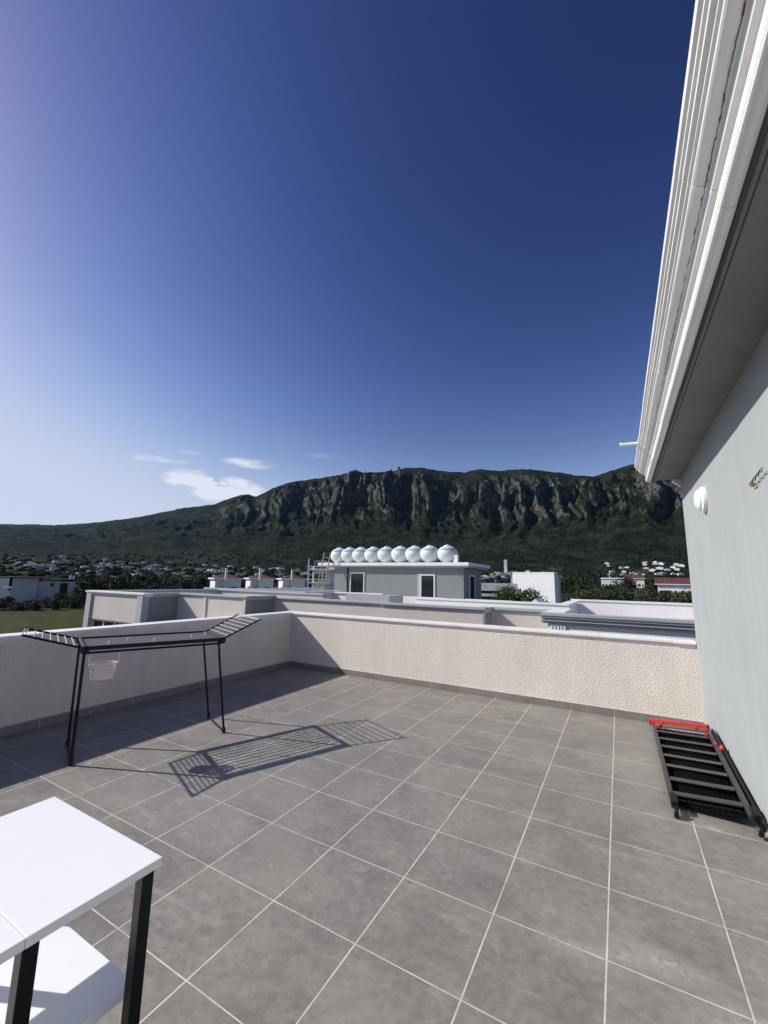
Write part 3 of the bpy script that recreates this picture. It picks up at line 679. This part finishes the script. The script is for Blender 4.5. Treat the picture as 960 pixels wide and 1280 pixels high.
# 4. terrace walls at back left, in front of the tank house
n4 = thing('rear_terrace', 'pale rear terrace roof behind the stepped wall left of the tank house', 'building', (-12,17,-6.6))
part('wall', MB().box(-20,-12.6,14.6,14.8,-6.6,.93).box(-12.8,-12.6,14.8,17.5,-6.6,.90).box(-12.6,-6.2,16.9,17.1,-6.6,.86).box(-20.2,-20,14.6,26,-6.6,.93), MAT['white_far'], n4)
q_ = MB(); cap_run(q_,'x',-20.2,-12.5,14.6,-1,1.0,steps=((0,.07),)); part('cap', q_, MAT['graycap'], n4)
q_ = MB(); cap_run(q_,'x',-12.5,-9.4,16.9,-1,.95,steps=((0,.07),)); part('cap', q_, MAT['cap'], n4)
q_ = MB(); cap_run(q_,'y',14.9,17.6,-12.6,1,.997,steps=((0,.07),)); part('cap', q_, MAT['cap'], n4)
part('roof_slab', MB().box(-30,-12.82,14.82,30,-.3,.55).box(-12.58,-6,17.12,21.8,-.3,.42), MAT['roofing'], n4)
part('roof_kerb', MB().box(-10.4,-8.6,15.0,15.25,-6.6,.93).box(-8.59,-8.0,15.0,16.4,-6.6,.93), MAT['graycap'], n4)
part('lower_walls', MB().box(-29.9,-6,17.2,30,-6.6,-.31), MAT['grey_far'], n4)

# ------------------------------------------------------------------ tank house
HY, HX0, HX1, HZ = 22.0, -16.2, -6.82, 2.46
th_ = thing('tank_house', 'flat roofed grey rooftop house carrying a row of round water tanks', 'house', (-11.5,24,0))
part('wall', MB().box(HX0, HX1, HY, 25.6, -.3, HZ), MAT['grey_far'], th_)
part('roof_slab', MB().box(HX0-1.25, HX1+.42, HY-.33, 26.4, HZ+.10, HZ+.30), MAT['cap'], th_, bevel=.01)
part('roof_moulding', MB().box(HX0-.9, HX1+.30, HY-.22, 26.3, HZ+.001, HZ+.099), MAT['graycap'], th_)
part('downpipe', MB().tube([(-15.05,HY-.06,-.2),(-15.05,HY-.06,HZ-.02)], .045, 10), MAT['black'], th_, smooth=True)
window(th_,'x',HY,-1,-14.85,-13.70,.2,2.12,fw_=.07)
d_ = window(th_,'x',HY,-1,-9.62,-8.62,0.0,2.05,name='door',fw_=.09)
part('reveal', MB().box(-9.80,-9.63,HY-.03,HY-.001,0,2.12), MAT['graycap'], th_)
window(th_,'y',HX1,1,23.0,24.1,.3,2.05,fw_=.09)
part('bracket', MB().bar((-7.3,HY-.3,2.18),(-6.86,HY-.02,1.86),.03,.03), MAT['graycap'], th_)
part('roof_box', MB().box(-7.55,-7.30,HY+.3,HY+.55,HZ+.30,HZ+.78), MAT['cap'], th_)
part('terrace_wall', MB().box(-6.6,-4.0,21.6,21.8,-6.6,.66), MAT['white_far'], th_)
part('roof_terrace', MB().box(HX0-1.5,-3.5,20.5,30,-6.6,-.32), MAT['grey_far'], th_)
# tanks
TKX = [-16.55,-15.35,-14.2,-13.1,-11.9,-10.85,-9.85,-8.9,-7.95]
pxs = [424.5,437.5,451.5,467,483.5,501,518.5,537.5,559.5]
rad = .64
t0 = thing('water_tank', 'x', 'water tank', (0,0,0))
pr_ = []
for k in range(0, 25):
    a = -math.pi/2 + math.pi*k/24; c_ = math.cos(a); pr_.append((max(.001, rad*1.02*c_), rad*.86*math.sin(a)+rad*.86))
part('tank_body', MB().lathe(pr_, (0,0,0), 'z', 40), MAT['tank'], t0, smooth=True, local=True)
part('tank_band', MB().lathe([(rad*1.015,.545),(rad*1.035,.55),(rad*1.035,.565),(rad*1.015,.57)], (0,0,-.02), 'z', 40), MAT['tank'], t0, smooth=True, local=True)
part('tank_lid', MB().lathe([(.001,1.13),(.20,1.12),(.21,1.10),(.21,1.05)][::-1], (0,0,0), 'z', 20).lathe([(.05,1.12),(.05,1.17),(.001,1.18)], (0,0,0), 'z', 12), MAT['tank'], t0, smooth=True, local=True)
m_ = MB()
for k in range(10):      # a row of blue strokes high on the side facing the camera
    a = R(-105 + k*9.2)
    for dz_, ln in ((0,.05),):
        zz = .78 + (.02 if k % 2 else 0); e_ = math.asin((zz-rad*.86)/(rad*.86)); rr_ = rad*1.02*math.cos(e_)+.008
        e2 = math.asin((zz+.14-rad*.86)/(rad*.86)); r2 = rad*1.02*math.cos(e2)+.008
        m_.bar((rr_*math.cos(a), rr_*math.sin(a), zz), (r2*math.cos(a+R(2*(k%3))), r2*math.sin(a+R(2*(k%3))), zz+.14), .030, .008, (math.cos(a), math.sin(a), 0))
        if k % 3 != 2: m_.bar((rr_*math.cos(a), rr_*math.sin(a), zz+.02), (rr_*math.cos(a+R(7)), rr_*math.sin(a+R(7)), zz+.02), .02, .008, (math.cos(a), math.sin(a), 0))
part('blue_lettering', m_, MAT['tankblue'], t0, local=True)
lab = ['pale round water tank at the far left of the roof row, behind the ladder top', 'second round water tank from the left on the grey house roof', 'third round water tank from the left on the grey house roof', 'fourth round water tank from the left on the grey house roof',
       'middle round water tank of the nine on the grey house roof', 'fourth round water tank from the right on the grey house roof', 'third round water tank from the right on the grey house roof', 'second round water tank from the right on the grey house roof', 'rightmost round water tank on the grey roof, beside the small white box']
def px_to_x(px, y, z):
    d = (px-480)/516.0*rt2 + 0*up2 + fw   # direction for the horizontal pixel only, solved on the plane y = const
    lo, hi = -60, 60
    for _ in range(60):
        mid = (lo+hi)/2; v = Vector((mid, y, z))-CAM
        p = 480 + 516.0*v.dot(rt2)/v.dot(fw)
        if p < px: lo = mid
        else: hi = mid
    return lo
for k, px in enumerate(pxs):
    o = t0 if k == 0 else copy_tree(t0)
    o.location = (px_to_x(px, HY+.75, HZ+.8), HY+.75, HZ+.30); o['label'] = lab[k]; o['group'] = 'round water tanks in a row on the grey roof'
    o.rotation_euler.z = random.uniform(-.15, .15) + R(-8)
# ladder
ld = thing('ladder', 'metal ladder leaning on the left end of the grey house roof', 'ladder', (-16.5,20.6,.4))
LB = [Vector((-16.75,20.7,.55)), Vector((-16.20,20.7,.55))]; LT = [Vector((-16.75,21.45,3.45)), Vector((-16.20,21.45,3.40))]
for a, b_ in zip(LB, LT): part('rail', MB().bar(a, b_, .06, .05), MAT['ladder'], ld)
for k in range(1, 9): part('rung', MB().tube([LB[0].lerp(LT[0], k/9), LB[1].lerp(LT[1], k/9)], .02, 8), MAT['ladder'], ld, smooth=True)

# ------------------------------------------------------------------ middle distance buildings
def polar(px, dist):     # world point on the horizon ray through picture column px at a distance
    d = (px-480)/516.0*rt2 + (640-722)/516.0*up2 + fw; a = math.atan2(d.x, d.y)
    return CAM.x + dist*math.sin(a), CAM.y + dist*math.cos(a), a
# big blank white wall block
bx_, by_, a_ = polar(668, 62)
wb = thing('white_block', 'tall plain white building end wall right of the tank house', 'building', (bx_, by_, -6.6), rz=-a_-R(30))
part('wall', MB().box(-3.6, 2.9, 0, 1.1, 0, 9.65), MAT['white_house'], wb, local=True)
part('side_strip', MB().box(-3.4, 2.7, 1.101, 2.0, 0, 9.3), MAT['graycap'], wb, local=True)
part('parapet', MB().box(-3.65, 2.95, -.05, 1.15, 9.651, 9.75), MAT['cap'], wb, local=True)
# structure with sloping roof between
bx_, by_, a_ = polar(622, 52)
cs_ = thing('roof_pavilion', 'white balcony and sloping grey canopy between the tank house and white block', 'building', (bx_, by_, -6.6), rz=-a_)
part('wall', MB().box(-2.5, 2.2, 0, 5, 0, 6.6), MAT['grey_far'], cs_, local=True)
part('balcony_wall', MB().box(-2.5, 2.2, -1.2, -1.0, 7.25, 8.15).box(-2.6, 2.2, -1.3, .2, 6.6, 6.85), MAT['white_house'], cs_, local=True)
part('canopy', MB().add([(-2.2,-.6,8.5),(1.8,-.6,9.5),(1.8,3,9.5),(-2.2,3,8.5),(-2.2,-.6,8.62),(1.8,-.6,9.62),(1.8,3,9.62),(-2.2,3,8.62)],[(0,3,2,1),(4,5,6,7),(0,1,5,4),(1,2,6,5),(2,3,7,6),(3,0,4,7)]), MAT['graycap'], cs_, local=True)
part('post', MB().box(1.5,1.7,-.5,-.3,6.86,9.4).box(-2.1,-1.95,-.5,-.3,6.86,8.5), MAT['white_house'], cs_, local=True)
part('chimney', MB().box(.8,1.15,1,1.35,9.3,11.0), MAT['white_house'], cs_, local=True)
# villas
def villa(px, dist, w_, d__, h, label, group, roof='hip', rz=0, z0=None, chimney=True, shade=False, eave=.5, pil=False, name='villa', floors=2, cat='house'):
    x, y, a = polar(px, dist); z0 = -6.5 if z0 is None else z0
    v = thing(name, label, cat, (x, y, z0), group, rz=-a+rz)
    part('wall', MB().box(-w_/2, w_/2, 0, d__, -1, h), MAT['white_house'], v, local=True)
    m_ = MB(); e = eave; m_.box(-w_/2-e, w_/2+e, -e, d__+e, h, h+.28); part('eave', m_, MAT['cap'], v, local=True)
    if roof == 'hip':
        r_ = MB(); t_ = h+.28; hh = w_*.16
        r_.add([(-w_/2-e*.6,-e*.6,t_),(w_/2+e*.6,-e*.6,t_),(w_/2+e*.6,d__+e*.6,t_),(-w_/2-e*.6,d__+e*.6,t_),(-w_*.12,d__/2,t_+hh),(w_*.12,d__/2,t_+hh)],[(0,1,5,4),(1,2,5),(2,3,4,5),(3,0,4),(0,3,2,1)])
        rf = part('roof', r_, MAT['redtile'], v, local=True)
    elif roof == 'gable':
        r_ = MB(); t_ = h+.28; hh = w_*.22
        r_.add([(-w_/2-e,-e,t_),(w_/2+e,-e,t_),(w_/2+e,d__+e,t_),(-w_/2-e,d__+e,t_),(-w_/2-e,d__/2,t_+hh),(w_/2+e,d__/2,t_+hh)],[(0,1,5,4),(2,3,4,5),(0,4,3),(1,2,5),(0,3,2,1)])
        rf = part('roof', r_, MAT['redtile'], v, local=True)
    else:
        rf = part('roof_parapet', MB().box(-w_/2,w_/2,0,.2,h+.281,h+.8).box(-w_/2,w_/2,d__-.2,d__,h+.281,h+.8).box(-w_/2,-w_/2+.2,.2,d__-.2,h+.281,h+.8).box(w_/2-.2,w_/2,.2,d__-.2,h+.281,h+.8), MAT['white_house'], v, local=True)
    if chimney: part('chimney', MB().box(.8,1.3,d__/2-.2,d__/2+.3,h+.2,h+2.4), MAT['white_house'], rf, local=True)
    if pil: part('pillar', MB().box(-w_*.14-.22,-w_*.14+.22,-1.0,-.55,-1,h+2.6), MAT['white_house'], v, local=True)
    nw = max(2, int(w_/2.2))
    for fl in range(floors):
        zb = h*fl/floors + .7
        for k in range(nw):
            xc = -w_/2 + w_*(k+.5)/nw + random.uniform(-.15,.15); ww = random.choice([.45,.6,.85])
            f = part('window', MB().box(xc-ww-.08, xc+ww+.08, -.05, -.001, zb-.08, zb+1.38), MAT['alu'], v, local=True)
            part('pane', MB().box(xc-ww, xc+ww, -.07, -.051, zb, zb+1.3), MAT['glass'], f, local=True)
    return v
G1 = 'white villas with red roofs left of the tank house'
villa(286, 105, 5.9, 5.2, 7.55, 'leftmost of three white villas with a red roof and tall white pillar', G1, pil=True, chimney=False, rz=R(14))
villa(328, 108, 5.6, 5.2, 7.7, 'middle of three white villas with a red roof and tall white pillar', G1, pil=True, chimney=False, rz=R(14))
villa(368, 112, 5.9, 5.2, 7.75, 'rightmost of three white villas with red roof, next to the balcony block', G1, pil=True, chimney=False, rz=R(14))
# balcony block behind the ladder
bx_, by_, a_ = polar(398, 95)
bb_ = thing('balcony_block', 'small white building with stacked balconies just left of the ladder', 'building', (bx_, by_, -6.5), rz=-a_-R(22))
part('wall', MB().box(-2.0, 5, 1.2, 8, 0, 11.0), MAT['white_house'], bb_, local=True)
for k in range(3):
    z_ = 4.2 + k*2.9
    b_ = part('balcony', MB().box(-2.5, 3, -.6, 1.19, z_, z_+.25).box(-2.5, 3, -.6, -.45, z_+.75, z_+.95).box(-2.5,-2.3,-.6,-.45,z_+.251,z_+.749), MAT['white_house'], bb_, local=True)
    f = part('window', MB().box(-1.6, 1.4, 1.12, 1.199, z_+.3, z_+2.2), MAT['alu'], bb_, local=True); part('pane', MB().box(-1.5,1.3,1.08,1.119,z_+.4,z_+2.1), MAT['glass'], f, local=True)
part('post', MB().box(-2.45,-2.2,-.5,-.3,0,12.6).box(1.0,1.2,-.5,-.3,0,10), MAT['white_house'], bb_, local=True)
# left white building in shade beyond the field
bx_, by_, a_ = polar(43, 148)
lw = thing('farm_building', 'long white building in shade at the far left beyond the grass field', 'building', (bx_, by_, -6.5), rz=-a_+R(-8))
part('wall', MB().box(-4.4, 1.0, 0, 8, 0, 6.75).box(1.001, 9.0, .6, 8, 0, 5.9), MAT['shaded_white'], lw, local=True)
part('roof', MB().box(-6.6, 2.5, -.9, 8.6, 6.751, 7.0).box(2.501, 10.2, -.1, 8.6, 6.35, 6.6), MAT['darkroof'], lw, local=True)
part('porch', MB().box(-6.5,-4.41,.3,2.2,4.0,4.3).box(-6.3,-5.9,.3,.7,0,3.99).box(-5.89,-4.41,.3,.5,2.0,3.2), MAT['white_house'], lw, local=True)
for x_, z_, w_, h_ in ((6.6,2.9,1.6,2.5),(4.0,4.6,.6,.8),(7.6,.3,.7,1.6)):
    f = part('window', MB().box(x_-w_/2-.1, x_+w_/2+.1, .55, .599, z_-.1, z_+h_+.1), MAT['blueshutter'], lw, local=True)
    part('pane', MB().box(x_-w_/2, x_+w_/2, .52, .549, z_, z_+h_), MAT['glass'], f, local=True)
part('chimney', MB().box(7.2,7.8,3,3.6,6.601,7.7).box(8.1,8.6,3,3.6,6.601,7.6), MAT['cap'], lw, local=True)
bx_, by_, a_ = polar(-12, 165)
l2 = thing('pale_house', 'pale house cut off by the left picture edge beside the long white building', 'house', (bx_, by_, -6.5), rz=-a_)
part('wall', MB().box(-6, 4.2, 0, 8, 0, 6.6), MAT['white_house'], l2, local=True); part('roof', MB().box(-6.6, 5.2, -.7, 8.6, 6.601, 6.9), MAT['darkroof'], l2, local=True)
# right hand houses among the trees
villa(793, 330, 11, 8, 11.5, 'white house with red roof among trees below the mountain, near the middle right', None, 'gable', name='red_roof_house', eave=.8, chimney=True, z0=-5.5)
rr = villa(843, 200, 11.5, 8, 8.6, 'house with long red roof and balcony near the right wall edge', None, 'gable', name='red_roof_house', eave=1.0, chimney=False, z0=-6.5)
part('balcony', MB().box(-7.5,5,-2.6,-.01,3.4,3.65).box(-7.5,5,-2.6,-2.45,3.651,4.3), MAT['white_house'], rr, local=True)
tw = villa(760, 340, 9, 7, 11.2, 'white twin house with roof tanks left of the red roofed house', None, 'flat', name='white_house', chimney=True, z0=-5.5)
villa(779, 360, 10, 7, 11.6, 'pale house with small roof tanks behind the round dark tree', None, 'flat', name='white_house', chimney=True, z0=-5.5)
villa(738, 210, 5, 4, 3.2, 'tiny white hut in the olive grove right of the white block', None, 'flat', name='hut', chimney=False, floors=1, cat='hut')

# ------------------------------------------------------------------ trees
def leaf_mat(name, stops):
    m, t, b = mat(name); q = NB(t)
    oi = q.n('ShaderNodeObjectInfo'); v = q.coord()
    vv = q.n('ShaderNodeVectorMath', operation='ADD'); q.l(v, vv.inputs[0]); q.l(oi.outputs['Random'], vv.inputs[1])
    c = q.ramp(q.noise(vv.outputs[0], .9, 6, .7), stops)
    c = q.mix(.7, c, q.ramp(oi.outputs['Random'], [(0, .65), (1, 1.3)]), 'MULTIPLY')
    q.l(c, b.inputs['Base Color']); b.inputs['Roughness'].default_value = .7; b.inputs['Specular IOR Level'].default_value = .25
    return m
MAT['leaf'] = leaf_mat('olive_foliage', [(.3, (.030,.040,.018)), (.5, (.052,.066,.030)), (.7, (.085,.098,.050))])
MAT['leafdark'] = leaf_mat('dark_evergreen_foliage', [(.3, (.012,.018,.009)), (.5, (.022,.032,.014)), (.7, (.040,.052,.022))])
MAT['leafgreen'] = leaf_mat('fresh_green_foliage', [(.3, (.025,.045,.014)), (.5, (.05,.085,.024)), (.7, (.085,.125,.040))])
def crown_mesh(name, m, h, w, nleaf, ls, seed, blobs=9, base=.25):
    r_ = np.random.default_rng(seed)
    cs = []; 
    for i in range(blobs):
        a = r_.uniform(0, 2*math.pi); rr_ = w*.5*math.sqrt(r_.uniform(0, .5)); zz = h*(base + (1-base)*r_.uniform(.15, .85))
        sz = w*r_.uniform(.16, .30)*(1.15 - .45*abs(zz/h-.5)*2*.8); cs.append((rr_*math.cos(a), rr_*math.sin(a), zz, sz))
    per = nleaf//blobs; P = []
    for cx_, cy_, cz_, s_ in cs:
        d = r_.normal(size=(per, 3)); d /= np.linalg.norm(d, axis=1)[:, None]
        rad_ = s_*(r_.uniform(.35, 1.0, per)**.45)*(1+.25*r_.normal(size=per)*.5)
        P.append(np.array([cx_, cy_, cz_]) + d*rad_[:, None]*np.array([1,1,.8]))
    P = np.concatenate(P); n = len(P)
    a = r_.normal(size=(n,3)); a /= np.linalg.norm(a, axis=1)[:, None]; b = np.cross(a, r_.normal(size=(n,3))); b /= np.linalg.norm(b, axis=1)[:, None]
    sz = ls*r_.uniform(.5, 1.3, n)[:, None]
    V = np.stack([P-a*sz, P-b*sz*.55, P+a*sz, P+b*sz*.55], 1).reshape(-1, 3)
    me = bpy.data.meshes.new(name); me.from_pydata(V.tolist(), [], [(4*i,4*i+1,4*i+2,4*i+3) for i in range(n)]); me.materials.append(m); return me, cs
def tree_proto(name, m, h, w, nleaf, ls, seed, blobs=9, base=.25):
    me, cs = crown_mesh(name+'_crown', m, h, w, nleaf, ls, seed, blobs, base)
    tm = MB(); tm.tube([(0,0,-.3),(0.05,0,h*.2),(.0,.05,h*.45)], [h*.035, h*.026, h*.016], 7)
    for c in cs[:6]: tm.tube([(.02,.02,h*.25),(c[0]*.5,c[1]*.5,(h*.25+c[2])*.5),(c[0],c[1],c[2])], [h*.016, h*.010, h*.004], 5)
    return me, tm.mesh(name+'_trunk', MAT['bark'])
PROT = {'olive': [tree_proto('olive', MAT['leaf'], 4.6, 5.6, 1500, .20, 100+i, 10) for i in range(4)],
        'dark': [tree_proto('dark', MAT['leafdark'], 6.5, 6.5, 1900, .24, 200+i, 12, .12) for i in range(4)],
        'green': [tree_proto('green', MAT['leafgreen'], 5.2, 6.2, 1700, .20, 300+i, 12, .1) for i in range(3)]}
def tree(kind, px, dist, label, group, s=1.0, z=None, name=None, sz=1.0):
    x, y, a = polar(px, dist); pr0 = random.choice(PROT[kind])
    if z is None: z = th(x, y) if dist > 150 else (-7.2 if 'edge' in (group or '') else -6.5)
    t = thing(name or {'olive': 'olive_tree', 'dark': 'evergreen_tree', 'green': 'bushy_tree'}[kind], label, 'tree', (x, y, z), group, rz=random.uniform(0, 6.28))
    for nm, me in (('crown', pr0[0]), ('trunk', pr0[1])):
        o = bpy.data.objects.new(nm, me); col.objects.link(o); o.parent = t
    t.scale = (s, s, s*sz); return t
# bright bushy tree in front of the white block
me, cs = crown_mesh('near_crown', MAT['leafgreen'], 8.2, 6.4, 20000, .13, 901, 30, .12)
x, y, a = polar(651, 50)
nt_ = thing('bushy_tree', 'bright green bushy tree in front of the plain white wall', 'tree', (x, y, -6.5)); o = bpy.data.objects.new('crown', me); col.objects.link(o); o.parent = nt_
tm = MB().tube([(0,0,-2.2),(0,0,1),(.2,.1,3)], [.2,.14,.07], 8); o = part('trunk', tm, MAT['bark'], nt_, local=True)
for px, d, s, sz in ((14,96,.62,.8),(40,92,.60,.75),(-20,96,.75,.8),(62,94,.62,.8),(84,96,.72,.85),(100,100,.80,.9),(112,104,.9,1.),(-42,95,.7,.8),(28,90,.5,.8),(52,90,.5,.75),(74,91,.55,.8),(95,93,.6,.9),(-5,91,.6,.8),(106,95,.7,.9),(4,94,.6,.8)):
    tree('dark', px+random.uniform(-3,3), d*1.34+random.uniform(-2,2), 'dark evergreen in the shaded row along the edge of the grass field', 'evergreens along the field edge', s*1.05, sz=sz)
for px in range(118, 262, 7):
    tree('dark', px+random.uniform(-3,3), random.uniform(118,150), 'dark tree in the wood behind the left terrace block', 'dark trees behind the left terrace block', random.uniform(.95,1.2), sz=random.uniform(.9,1.1))
for px in list(range(262, 420, 9)):
    tree('dark', px+random.uniform(-3,3), random.uniform(150,190), 'dark tree behind the three red roofed villas', 'dark trees behind the villas', random.uniform(.8,1.1))
for i in range(230):
    d = 120 + 300*(i/230)**1.3 + random.uniform(-8,8); px = random.uniform(645, 905)
    k = random.choice(['olive','olive','dark','dark','olive'])
    tree(k, px, d, 'olive grove tree on the right below the mountain' if k == 'olive' else 'dark tree among the olives on the right', 'olives in the right hand grove' if k == 'olive' else 'dark trees in the right hand grove', random.uniform(1.0,1.5)*(1 if k == 'olive' else .85))
tree('dark', 781, 210, 'large rounded dark tree standing above the olive grove', None, 1.75)
tree('dark', 708, 150, 'tall dark tree right of the plain white block', None, 1.35, sz=1.35)
tree('dark', 726, 185, 'broad dark tree beside the tall one right of the white block', None, 1.4, sz=1.1)
for px, d in ((590,75),(612,80),(700,64),(716,70)):
    tree('green' if px < 620 else 'olive', px, d, 'low tree behind the white terrace wall', 'low trees behind the white terrace', .8)

# the wooded plain: countless small trees merged
def woodland(n, seed):
    r_ = np.random.default_rng(seed); V = []; F = []; k = 0
    ico = bmesh.new(); bmesh.ops.create_icosphere(ico, subdivisions=2, radius=1); iv = np.array([v.co[:] for v in ico.verts]); ifc = [[v.index for v in f.verts] for f in ico.faces]; ico.free()
    ifc = np.array(ifc)
    a = r_.uniform(-78, 26, n); r = np.sqrt(r_.uniform(0, 1, n)*(1-.03)+.03)*1900
    r = np.where(r_.uniform(size=n) < .45, r_.uniform(270, 900, n), r)
    keep = (vnoise(a*.9, r*.006, 3) > .30) & (r > 265); a = a[keep]; r = r[keep]
    z = terrain(a, r); n = len(a)
    x = CAM.x + r*np.sin(np.radians(a)); y = CAM.y + r*np.cos(np.radians(a))
    s = r_.uniform(2.0, 5.0, n)
    jit = 1 + .35*r_.normal(size=(n, len(iv)))[:, :, None]*.6
    VV = iv[None]*jit*s[:, None, None]*np.array([1.15,1.15,.95]) + np.stack([x, y, z+s*.55], -1)[:, None]
    FF = ifc[None] + (np.arange(n)*len(iv))[:, None, None]
    me = bpy.data.meshes.new('woodland'); V_ = VV.reshape(-1,3).astype(np.float32); F_ = FF.reshape(-1,3).astype(np.int32)
    me.vertices.add(len(V_)); me.vertices.foreach_set('co', V_.ravel()); me.loops.add(F_.size); me.loops.foreach_set('vertex_index', F_.ravel())
    me.polygons.add(len(F_)); me.polygons.foreach_set('loop_start', np.arange(0, F_.size, 3, dtype=np.int32)); me.polygons.foreach_set('loop_total', np.full(len(F_), 3, dtype=np.int32))
    me.update(calc_edges=True); return me
def wood_mat():
    m, t, b = mat('woodland_foliage'); q = NB(t); g_ = q.n('ShaderNodeNewGeometry')
    c = q.ramp(q.noise(g_.outputs['Position'], .03, 8, .75), [(.35, (.009,.013,.007)), (.5, (.018,.025,.012)), (.66, (.036,.044,.021))])
    q.l(c, b.inputs['Base Color']); b.inputs['Roughness'].default_value = 1; b.inputs['Specular IOR Level'].default_value = .05
    q.l(q.bump(q.noise(g_.outputs['Position'], .8, 4, .7), 1.0, 1.5), b.inputs['Normal']); return m
wo = bpy.data.objects.new('woodland', woodland(4200, 4)); wo.data.materials.append(wood_mat()); col.objects.link(wo)
tag(wo, 'dark scattered woodland between the houses of the distant town', 'woodland', kind='stuff')

# ------------------------------------------------------------------ the town
def town_mesh(k):
    r_ = random.Random(k); m_ = MB(); w_, d_, h_ = r_.uniform(9,15), r_.uniform(8,11), r_.choice([4.5,6.5,7.5])
    m_.box(-w_/2, w_/2, -d_/2, d_/2, -6, h_, 0)
    if k % 3 == 0:
        t_ = h_; hh = 2.0; e = .6
        m_.add([(-w_/2-e,-d_/2-e,t_),(w_/2+e,-d_/2-e,t_),(w_/2+e,d_/2+e,t_),(-w_/2-e,d_/2+e,t_),(-w_*.15,0,t_+hh),(w_*.15,0,t_+hh)],[(0,1,5,4),(1,2,5),(2,3,4,5),(3,0,4),(0,3,2,1)], 1)
    else:
        m_.box(-w_/2-.4, w_/2+.4, -d_/2-.4, d_/2+.4, h_, h_+.5, 0); m_.box(-w_*.2, w_*.15, -1.5, 2, h_+.5, h_+2.6, 0)
    for s_ in (-1, 1):
        for j in range(int(w_/3)):
            for f in range(1 if h_ < 5 else 2):
                xc = -w_/2 + 1.8 + j*3
                if xc > w_/2-1: continue
                m_.box(xc-.7, xc+.7, s_*(d_/2+.03)-.02, s_*(d_/2+.03)+.02, .8+f*3, 2.3+f*3, 2)
    for s_ in (-1, 1): m_.box(s_*(w_/2+.03)-.02, s_*(w_/2+.03)+.02, -1, 1, .8, 2.3, 2)
    return m_.mesh('town_house', [MAT['white_house'], MAT['redtile'], MAT['glass']])
TM = [town_mesh(k) for k in range(9)]
cnt = 0; placed = []
def town(px, dist, k, label, group):
    x, y, a = polar(px, dist)
    for (qx, qy) in placed:
        if (qx-x)**2+(qy-y)**2 < 15**2: return
    placed.append((x, y))
    o = bpy.data.objects.new('town_house', TM[k]); col.objects.link(o); o.location = (x, y, th(x, y)+.2); sc_ = random.uniform(.6,.85)*(1.2 if dist > 1000 else 1); o.scale = (sc_*random.uniform(1.1,1.9), sc_, sc_*random.uniform(.55,.8)); o.rotation_euler.z = -a + random.uniform(-.6, .6)
    red = k % 3 == 0; lb = label.replace('house', 'red roofed house' if red else 'flat roofed house', 1)
    tag(o, lb, 'house', group + (', red roofed' if red else ', flat roofed'))
random.seed(21)
for i in range(190):
    town(random.uniform(-5, 270), random.choice([random.uniform(520,800), random.uniform(700,1250), random.uniform(750,1300), random.uniform(1000,1750)]), random.randrange(9), 'small house of the distant town at the foot of the left hills', 'small houses of the left part of the town')
for i in range(52):
    town(random.uniform(270, 425), random.uniform(650,1500), random.randrange(9), 'small distant house between the villas and the mountain', 'small houses below the middle of the mountain')
for i in range(70):
    town(random.uniform(575, 700), random.uniform(850,1520), random.randrange(9), 'small distant house above the plain white block', 'small houses behind the white block')
for i in range(46):
    town(random.uniform(752, 880), random.uniform(1430,1640), random.choice([1,2,4,5,7,8]), 'small white house in the distant row at the mountain foot on the right', 'row of white houses at the mountain foot')
for i in range(10):
    town(random.uniform(700, 880), random.uniform(330,800), random.randrange(9), 'small distant house scattered above the olive grove', 'small houses above the olive grove')

# radio masts on the ridge
for px, h in ((403.5,52),(411,40),(442.5,64)):
    x, y, a = polar(px, 1); az_ = math.degrees(a)
    Rr = float(np.interp(az_, [-180,-80,-60,-46,-30,0,20,180], [6500,6300,5200,3900,3500,3400,3700,6000])) - 10
    x, y, a = polar(px, Rr); z = th(x, y)
    t = MB().tube([(x,y,z-5),(x,y,z+h*.6),(x,y,z+h)], [3.2,2.4,1.2], 5)
    lbs = {403.5: 'left radio mast of a close pair on the mountain ridge', 411: 'shorter radio mast of the pair on the mountain ridge', 442.5: 'tall lone radio mast on the mountain ridge'}
    o = part('radio_mast', t, MAT['graycap']); tag(o, lbs[px], 'mast')

# ------------------------------------------------------------------ air
hz = part('haze', MB().box(-9000, 9000, -9000, 9000, -9.5, 1700), MAT['cap']); hz.data.materials.clear()
hm = bpy.data.materials.new('haze'); hm.use_nodes = True; hn = hm.node_tree; hn.nodes.clear()
ho = hn.nodes.new('ShaderNodeOutputMaterial'); pv = hn.nodes.new('ShaderNodeVolumePrincipled'); hn.links.new(pv.outputs[0], ho.inputs['Volume'])
pv.inputs['Color'].default_value = (.28, .56, 1, 1); pv.inputs['Density'].default_value = 0.00001; pv.inputs['Anisotropy'].default_value = .3
hz.data.materials.append(hm); tag(hz, 'thin bluish air over the plain', 'haze', kind='stuff')
sc.cycles.volume_bounces = 0
